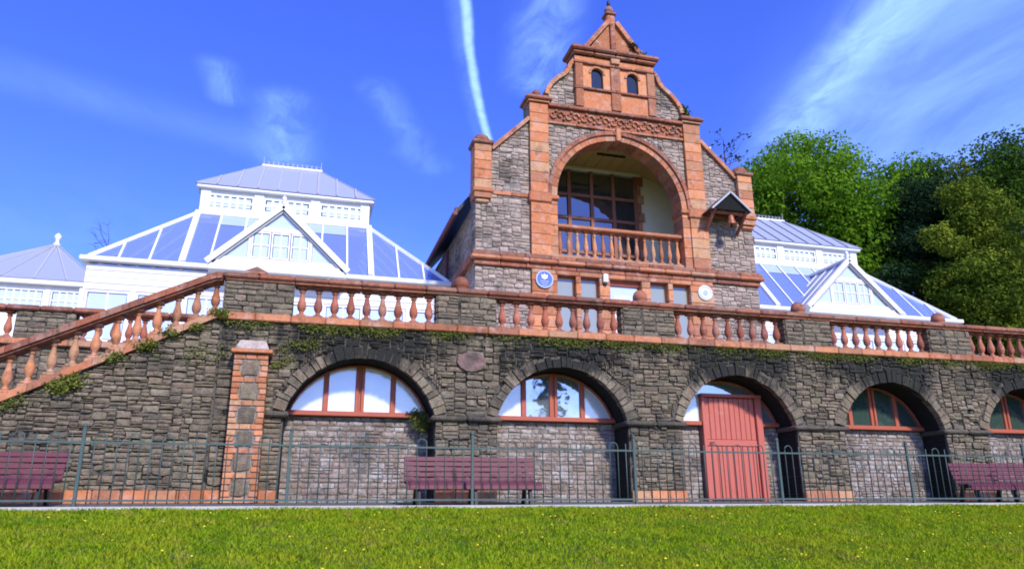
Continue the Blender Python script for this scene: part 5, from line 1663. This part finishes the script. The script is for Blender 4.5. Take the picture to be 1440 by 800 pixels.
# nearly bare tree tops
def twigs(name, label, base, top, spread, n, leafn, seed, mat='leaf_sparse', r=0.03):
    t_ = thing(name, label, 'tree', base)
    rr = random.Random(seed); mb = MB(); tips = []
    b = Vector(base); T = Vector(top)
    mb.tube([b, b.lerp(T, .5) + Vector((.2, 0, 0)), T], [r * 6, r * 4, r * 1.6], 6)
    for i in range(n):
        s0 = b.lerp(T, rr.uniform(.72, 1.0))
        d = Vector((rr.gauss(0, 1), rr.gauss(0, .7), rr.uniform(.1, 1.4))).normalized() * spread * rr.uniform(.45, 1)
        m1 = s0 + d * .5 + Vector((rr.uniform(-.15, .15), 0, rr.uniform(-.1, .2)))
        e = s0 + d
        mb.tube([s0, m1, e], [r, r * .7, r * .25], 5)
        for _ in range(3):
            f = s0.lerp(e, rr.uniform(.35, .95)) + Vector((0, 0, .03))
            g = f + Vector((rr.gauss(0, 1), rr.gauss(0, .6), rr.uniform(0, 1.1))).normalized() * spread * .3
            mb.tube([f, g], [r * .55, r * .2], 4); tips += [g, f.lerp(g, .6)]
        tips.append(e)
    mb.build('trunk', 'bark', t_, True)
    if leafn:
        rng = np.random.default_rng(seed)
        C = np.array([tuple(tips[k % len(tips)]) for k in range(leafn)]) + rng.normal(size=(leafn, 3)) * spread * 0.05
        v, f = leaf_quads(C, 0.10, rng)
        inst('crown', np_mesh('crown', mat, v, f, rng.uniform(.05, 1, leafn)), t_)
twigs('bare_tree', 'sparse young tree with thin twigs showing behind the pavilion gable', (19.4, 30.0, 3.4), (19.55, 30.0, 17.2), 1.55, 16, 260, 7, r=0.022)
twigs('bare_tree', 'leafless tree tips just above the left glasshouse roof', (-9.6, 40.0, 4.2), (-9.9, 40.0, 13.0), 1.9, 9, 0, 8, r=0.02)
# trees across the lawn, mirrored in the arch windows
gzb = lawn_z(16.6, -20)
tree('park_conifer', 'slim dark conifer at the foot of the lawn', (16.6, -20, gzb), cone(16.6, -20, gzb + 1, 11.0, 2.3, 60, 70), 9000, 0.26, 'leaf_dark', 80, 0.3, 'trees across the lawn', 0.7, 0.45)
for i, (x, y, h, rr_) in enumerate(((36.0, -22.0, 12.5, 3.4), (44.0, -21.0, 18.0, 6.2), (57.5, -20.0, 19.0, 7.0), (71.0, -16.0, 18.0, 6.0))):
    gzb = lawn_z(x, y)
    tree('park_tree', ['smallest round green tree across the lawn', 'round green tree beside the small one across the lawn', 'broadest green tree across the lawn', 'green tree at the far end of the lawn'][i], (x, y, gzb),
         blob((x, y, gzb + h * .62), (rr_, rr_, h * .40), 40, 71 + i), 7000, 0.34, 'leaf_mid', 81 + i, 0.35, 'trees across the lawn')

# ------------------------------------------------------------------ plants rooted in the walls
def wall_plant(name, label, pts, n, size, seed, spread=0.16, mat='leaf_wall', group='plants rooted in the old walls'):
    rng = np.random.default_rng(seed)
    P = np.array(pts)
    C = P[rng.integers(0, len(P), n)] + rng.normal(size=(n, 3)) * np.array([spread, spread * .35, spread * .6])
    C[:, 1] = np.minimum(C[:, 1], P[:, 1].max() + 0.03)
    v, f = leaf_quads(C, size, rng, np.tile(np.array([[0.0, -0.7, 0.4]]), (n, 1)), 0.7)
    o = inst(name, np_mesh(name, mat, v, f, rng.uniform(.02, 1, n)), None)
    return tag(o, label, 'plant', group)
def on_stair(x, dz=0.0):
    return (x, YW - 0.11, stair_top(x) + dz)
wall_plant('wall_fern', 'widest leafy green tuft hanging below the low end of the stair balustrade', [on_stair(x, -0.12 - 0.04 * (i % 3)) for i, x in enumerate(np.linspace(-3.90, -3.60, 13))], 700, 0.034, 1, 0.075)
wall_plant('wall_fern', 'yellowish grass tuft below the stair balusters at the wall foot end', [on_stair(x, -0.14) for x in np.linspace(-4.6, -4.35, 3)], 160, 0.024, 2, 0.08)
wall_plant('wall_fern', 'small leafy tuft on the stair string, next above the widest tuft', [on_stair(-3.12, -0.03), on_stair(-3.04, 0.0)], 190, 0.025, 3, 0.07)
wall_plant('wall_fern', 'rounded leafy tuft halfway up the stair string', [on_stair(-2.6, -0.02)], 300, 0.027, 4, 0.085)
wall_plant('wall_fern', 'small leafy tuft high on the stair string below the balusters', [on_stair(-2.25, 0.03)], 220, 0.025, 5, 0.08)
wall_plant('wall_fern', 'bright green tuft at the top of the stairs beside the stone pier', [(-1.5, YW - 0.12, 3.46), (-1.42, YW - 0.12, 3.42)], 300, 0.026, 6, 0.07)
wall_plant('wall_fern', 'little green tuft just below the topmost stair balusters', [on_stair(-1.82, -0.06)], 160, 0.024, 7, 0.06)
wall_plant('wall_ivy', 'dense green ivy tuft at the right foot of the leftmost arch window', [(2.20, YW + 0.50, 1.84), (2.28, YW + 0.45, 1.72), (2.32, YW + 0.45, 1.58), (2.24, YW + 0.5, 1.66)], 800, 0.026, 8, 0.08)
wall_plant('wall_ivy', 'green creeper patch on dark stones right of the brick pillar cap', [(x, YW - 0.07, z) for x, z in ((-0.35, 2.85), (-0.15, 2.95), (0.0, 2.92), (0.12, 3.02), (0.22, 2.98), (-0.25, 2.65), (-0.42, 2.55))], 420, 0.024, 9, 0.08)
wall_plant('wall_ivy', 'faint green creeper on the stair wall left of the brick pillar cap', [(x, YW - 0.07, z) for x, z in ((-1.75, 2.75), (-1.55, 2.65), (-1.35, 2.8), (-1.9, 2.62))], 200, 0.023, 10, 0.10)
wall_plant('gable_weed', 'green weed sprouting from the lower right end of the pavilion gable coping', [(10.42, YP - 0.05, 11.55), (10.5, YP, 11.48)], 260, 0.05, 11, 0.08, 'leaf_mid')
wall_plant('gable_weed', 'dark weed clump on the pediment slope beside the finial', [(8.88, YP - 0.15, 13.42), (8.95, YP - 0.12, 13.33)], 200, 0.045, 12, 0.06, 'leaf_sparse')
wall_plant('gable_weed', 'pale weed on the pavilion cornice at the pediment foot', [(9.15, YP - 0.15, 13.12)], 110, 0.04, 13, 0.06, 'leaf_wall')
rng = np.random.default_rng(77)
n = 11000
mx_ = rng.uniform(-1.4, 18, n)
dens = 0.5 + 0.5 * np.sin(mx_ * 2.1) * np.sin(mx_ * 0.83 + 1) + 0.35 * np.sin(mx_ * 5.3)
keep = rng.uniform(0, 1, n) < np.clip(dens, 0.06, 1)
mx_ = mx_[keep]; n = len(mx_)
C = np.stack([mx_, YW - 0.055 - rng.uniform(0, .035, n), 3.328 - np.abs(rng.normal(0, .085, n))], 1)
v, f = leaf_quads(C, 0.022, rng, np.tile(np.array([[0.0, -0.8, 0.3]]), (n, 1)), 0.6)
o = struct(inst('moss', np_mesh('moss', 'leaf_wall', v, f, rng.uniform(.05, 1, n)), None), 'stuff')
tag(o, 'yellow green moss and small weeds below the red base rail', 'moss')

# ------------------------------------------------------------------ grass
t = NT('grass_blades')
a = t.rnd('attr')
c = t.ramp(a, [(0.07, 0.15, 0.008), (0.24, 0.39, 0.012), (0.38, 0.48, 0.018), (0.52, 0.50, 0.05)])
c = t.mix(t.smooth(t.noise(1.1, 4, 0.6), 0.42, 0.66, 0, 0.65), c, (0.37, 0.39, 0.022))
c = t.mix(t.smooth(t.noise(1.9, 5, 0.65, stretch=(1, 0.45, 1)), 0.52, 0.66, 0, 0.55), c, (0.09, 0.22, 0.010))
c = t.mix(t.smooth(t.noise(3.1, 5, 0.65, stretch=(1, 0.4, 1)), 0.56, 0.66, 0, 0.7), c, (0.40, 0.36, 0.06))
d = t.n('ShaderNodeBsdfDiffuse'); t.l(c, d.inputs['Color'])
tl = t.n('ShaderNodeBsdfTranslucent'); t.l(c, tl.inputs['Color'])
m_ = t.n('ShaderNodeMixShader'); m_.inputs[0].default_value = 0.35
t.l(d.outputs[0], m_.inputs[1]); t.l(tl.outputs[0], m_.inputs[2]); t.l(m_.outputs[0], t.out.inputs[0])
M['grass'] = t.m
rng = np.random.default_rng(9)
N = 190000
gy_ = 12.18 - (rng.uniform(0, 1, N) ** 1.15) * 6.2
gx_ = -1.2 + (rng.uniform(-0.62, 1.36, N)) * gy_
gz_ = np.array([lawn_z(x, y) for x, y in zip(gx_, gy_)])
clump = 0.6 + 0.4 * np.sin(gx_ * 3.1 + np.sin(gy_ * 2.7) * 2) * np.sin(gy_ * 4.3 + np.sin(gx_ * 1.9))
h = rng.uniform(0.018, 0.055, N) * (0.6 + 0.8 * clump)
ang = rng.uniform(0, math.pi, N)
wd = rng.uniform(0.004, 0.009, N)
lean = rng.normal(0, 0.5, (N, 2)) * h[:, None]
B = np.stack([gx_, gy_, gz_ - 0.004], 1)
dx = np.stack([np.cos(ang) * wd, np.sin(ang) * wd, np.zeros(N)], 1)
tip = B + np.stack([lean[:, 0], lean[:, 1], h], 1)
mid = B + np.stack([lean[:, 0] * .35, lean[:, 1] * .35, h * .6], 1)
v = np.stack([B - dx, B + dx, mid + dx * .7, tip, mid - dx * .7], 1).reshape(-1, 3)
f = np.arange(N * 5).reshape(-1, 5)
rn = np.clip(rng.normal(0.45, 0.22, N) + 0.18 * (clump - .6), 0.01, 1)
g_ = struct(inst('grass', np_mesh('grass', 'grass', v, f, rn), None), 'stuff')
tag(g_, 'short yellow green lawn grass on the bank', 'grass')
# dandelions and daisies dotted through the lawn
t = NT('flower_petals')
t.bsdf(t.ramp(t.rnd('attr'), [(0.75, 0.55, 0.02), (0.80, 0.66, 0.05), (0.80, 0.78, 0.55)], 'CONSTANT'), 0.7)
M['petal'] = t.m
fl = MB()
fr_ = random.Random(4)
for i in range(150):
    y = 12.1 - fr_.random() ** 1.3 * 5.0
    x = -1 + fr_.uniform(-0.55, 1.25) * y
    z = lawn_z(x, y) + fr_.uniform(0.03, 0.06)
    r = fr_.uniform(0.010, 0.018)
    q = fr_.uniform(.05, .64)
    fl.add([(x + r * math.cos(k), y + r * math.sin(k) - .004, z + (0.3 * r * math.sin(k))) for k in [math.pi * j / 3 for j in range(6)]] + [(x, y - .003, z + r * .7)], [(j, (j + 1) % 6, 6) for j in range(6)], q)
f_ = struct(fl.build('lawn_flowers', 'petal'), 'stuff')
tag(f_, 'tiny yellow flowers scattered through the lawn', 'flowers')
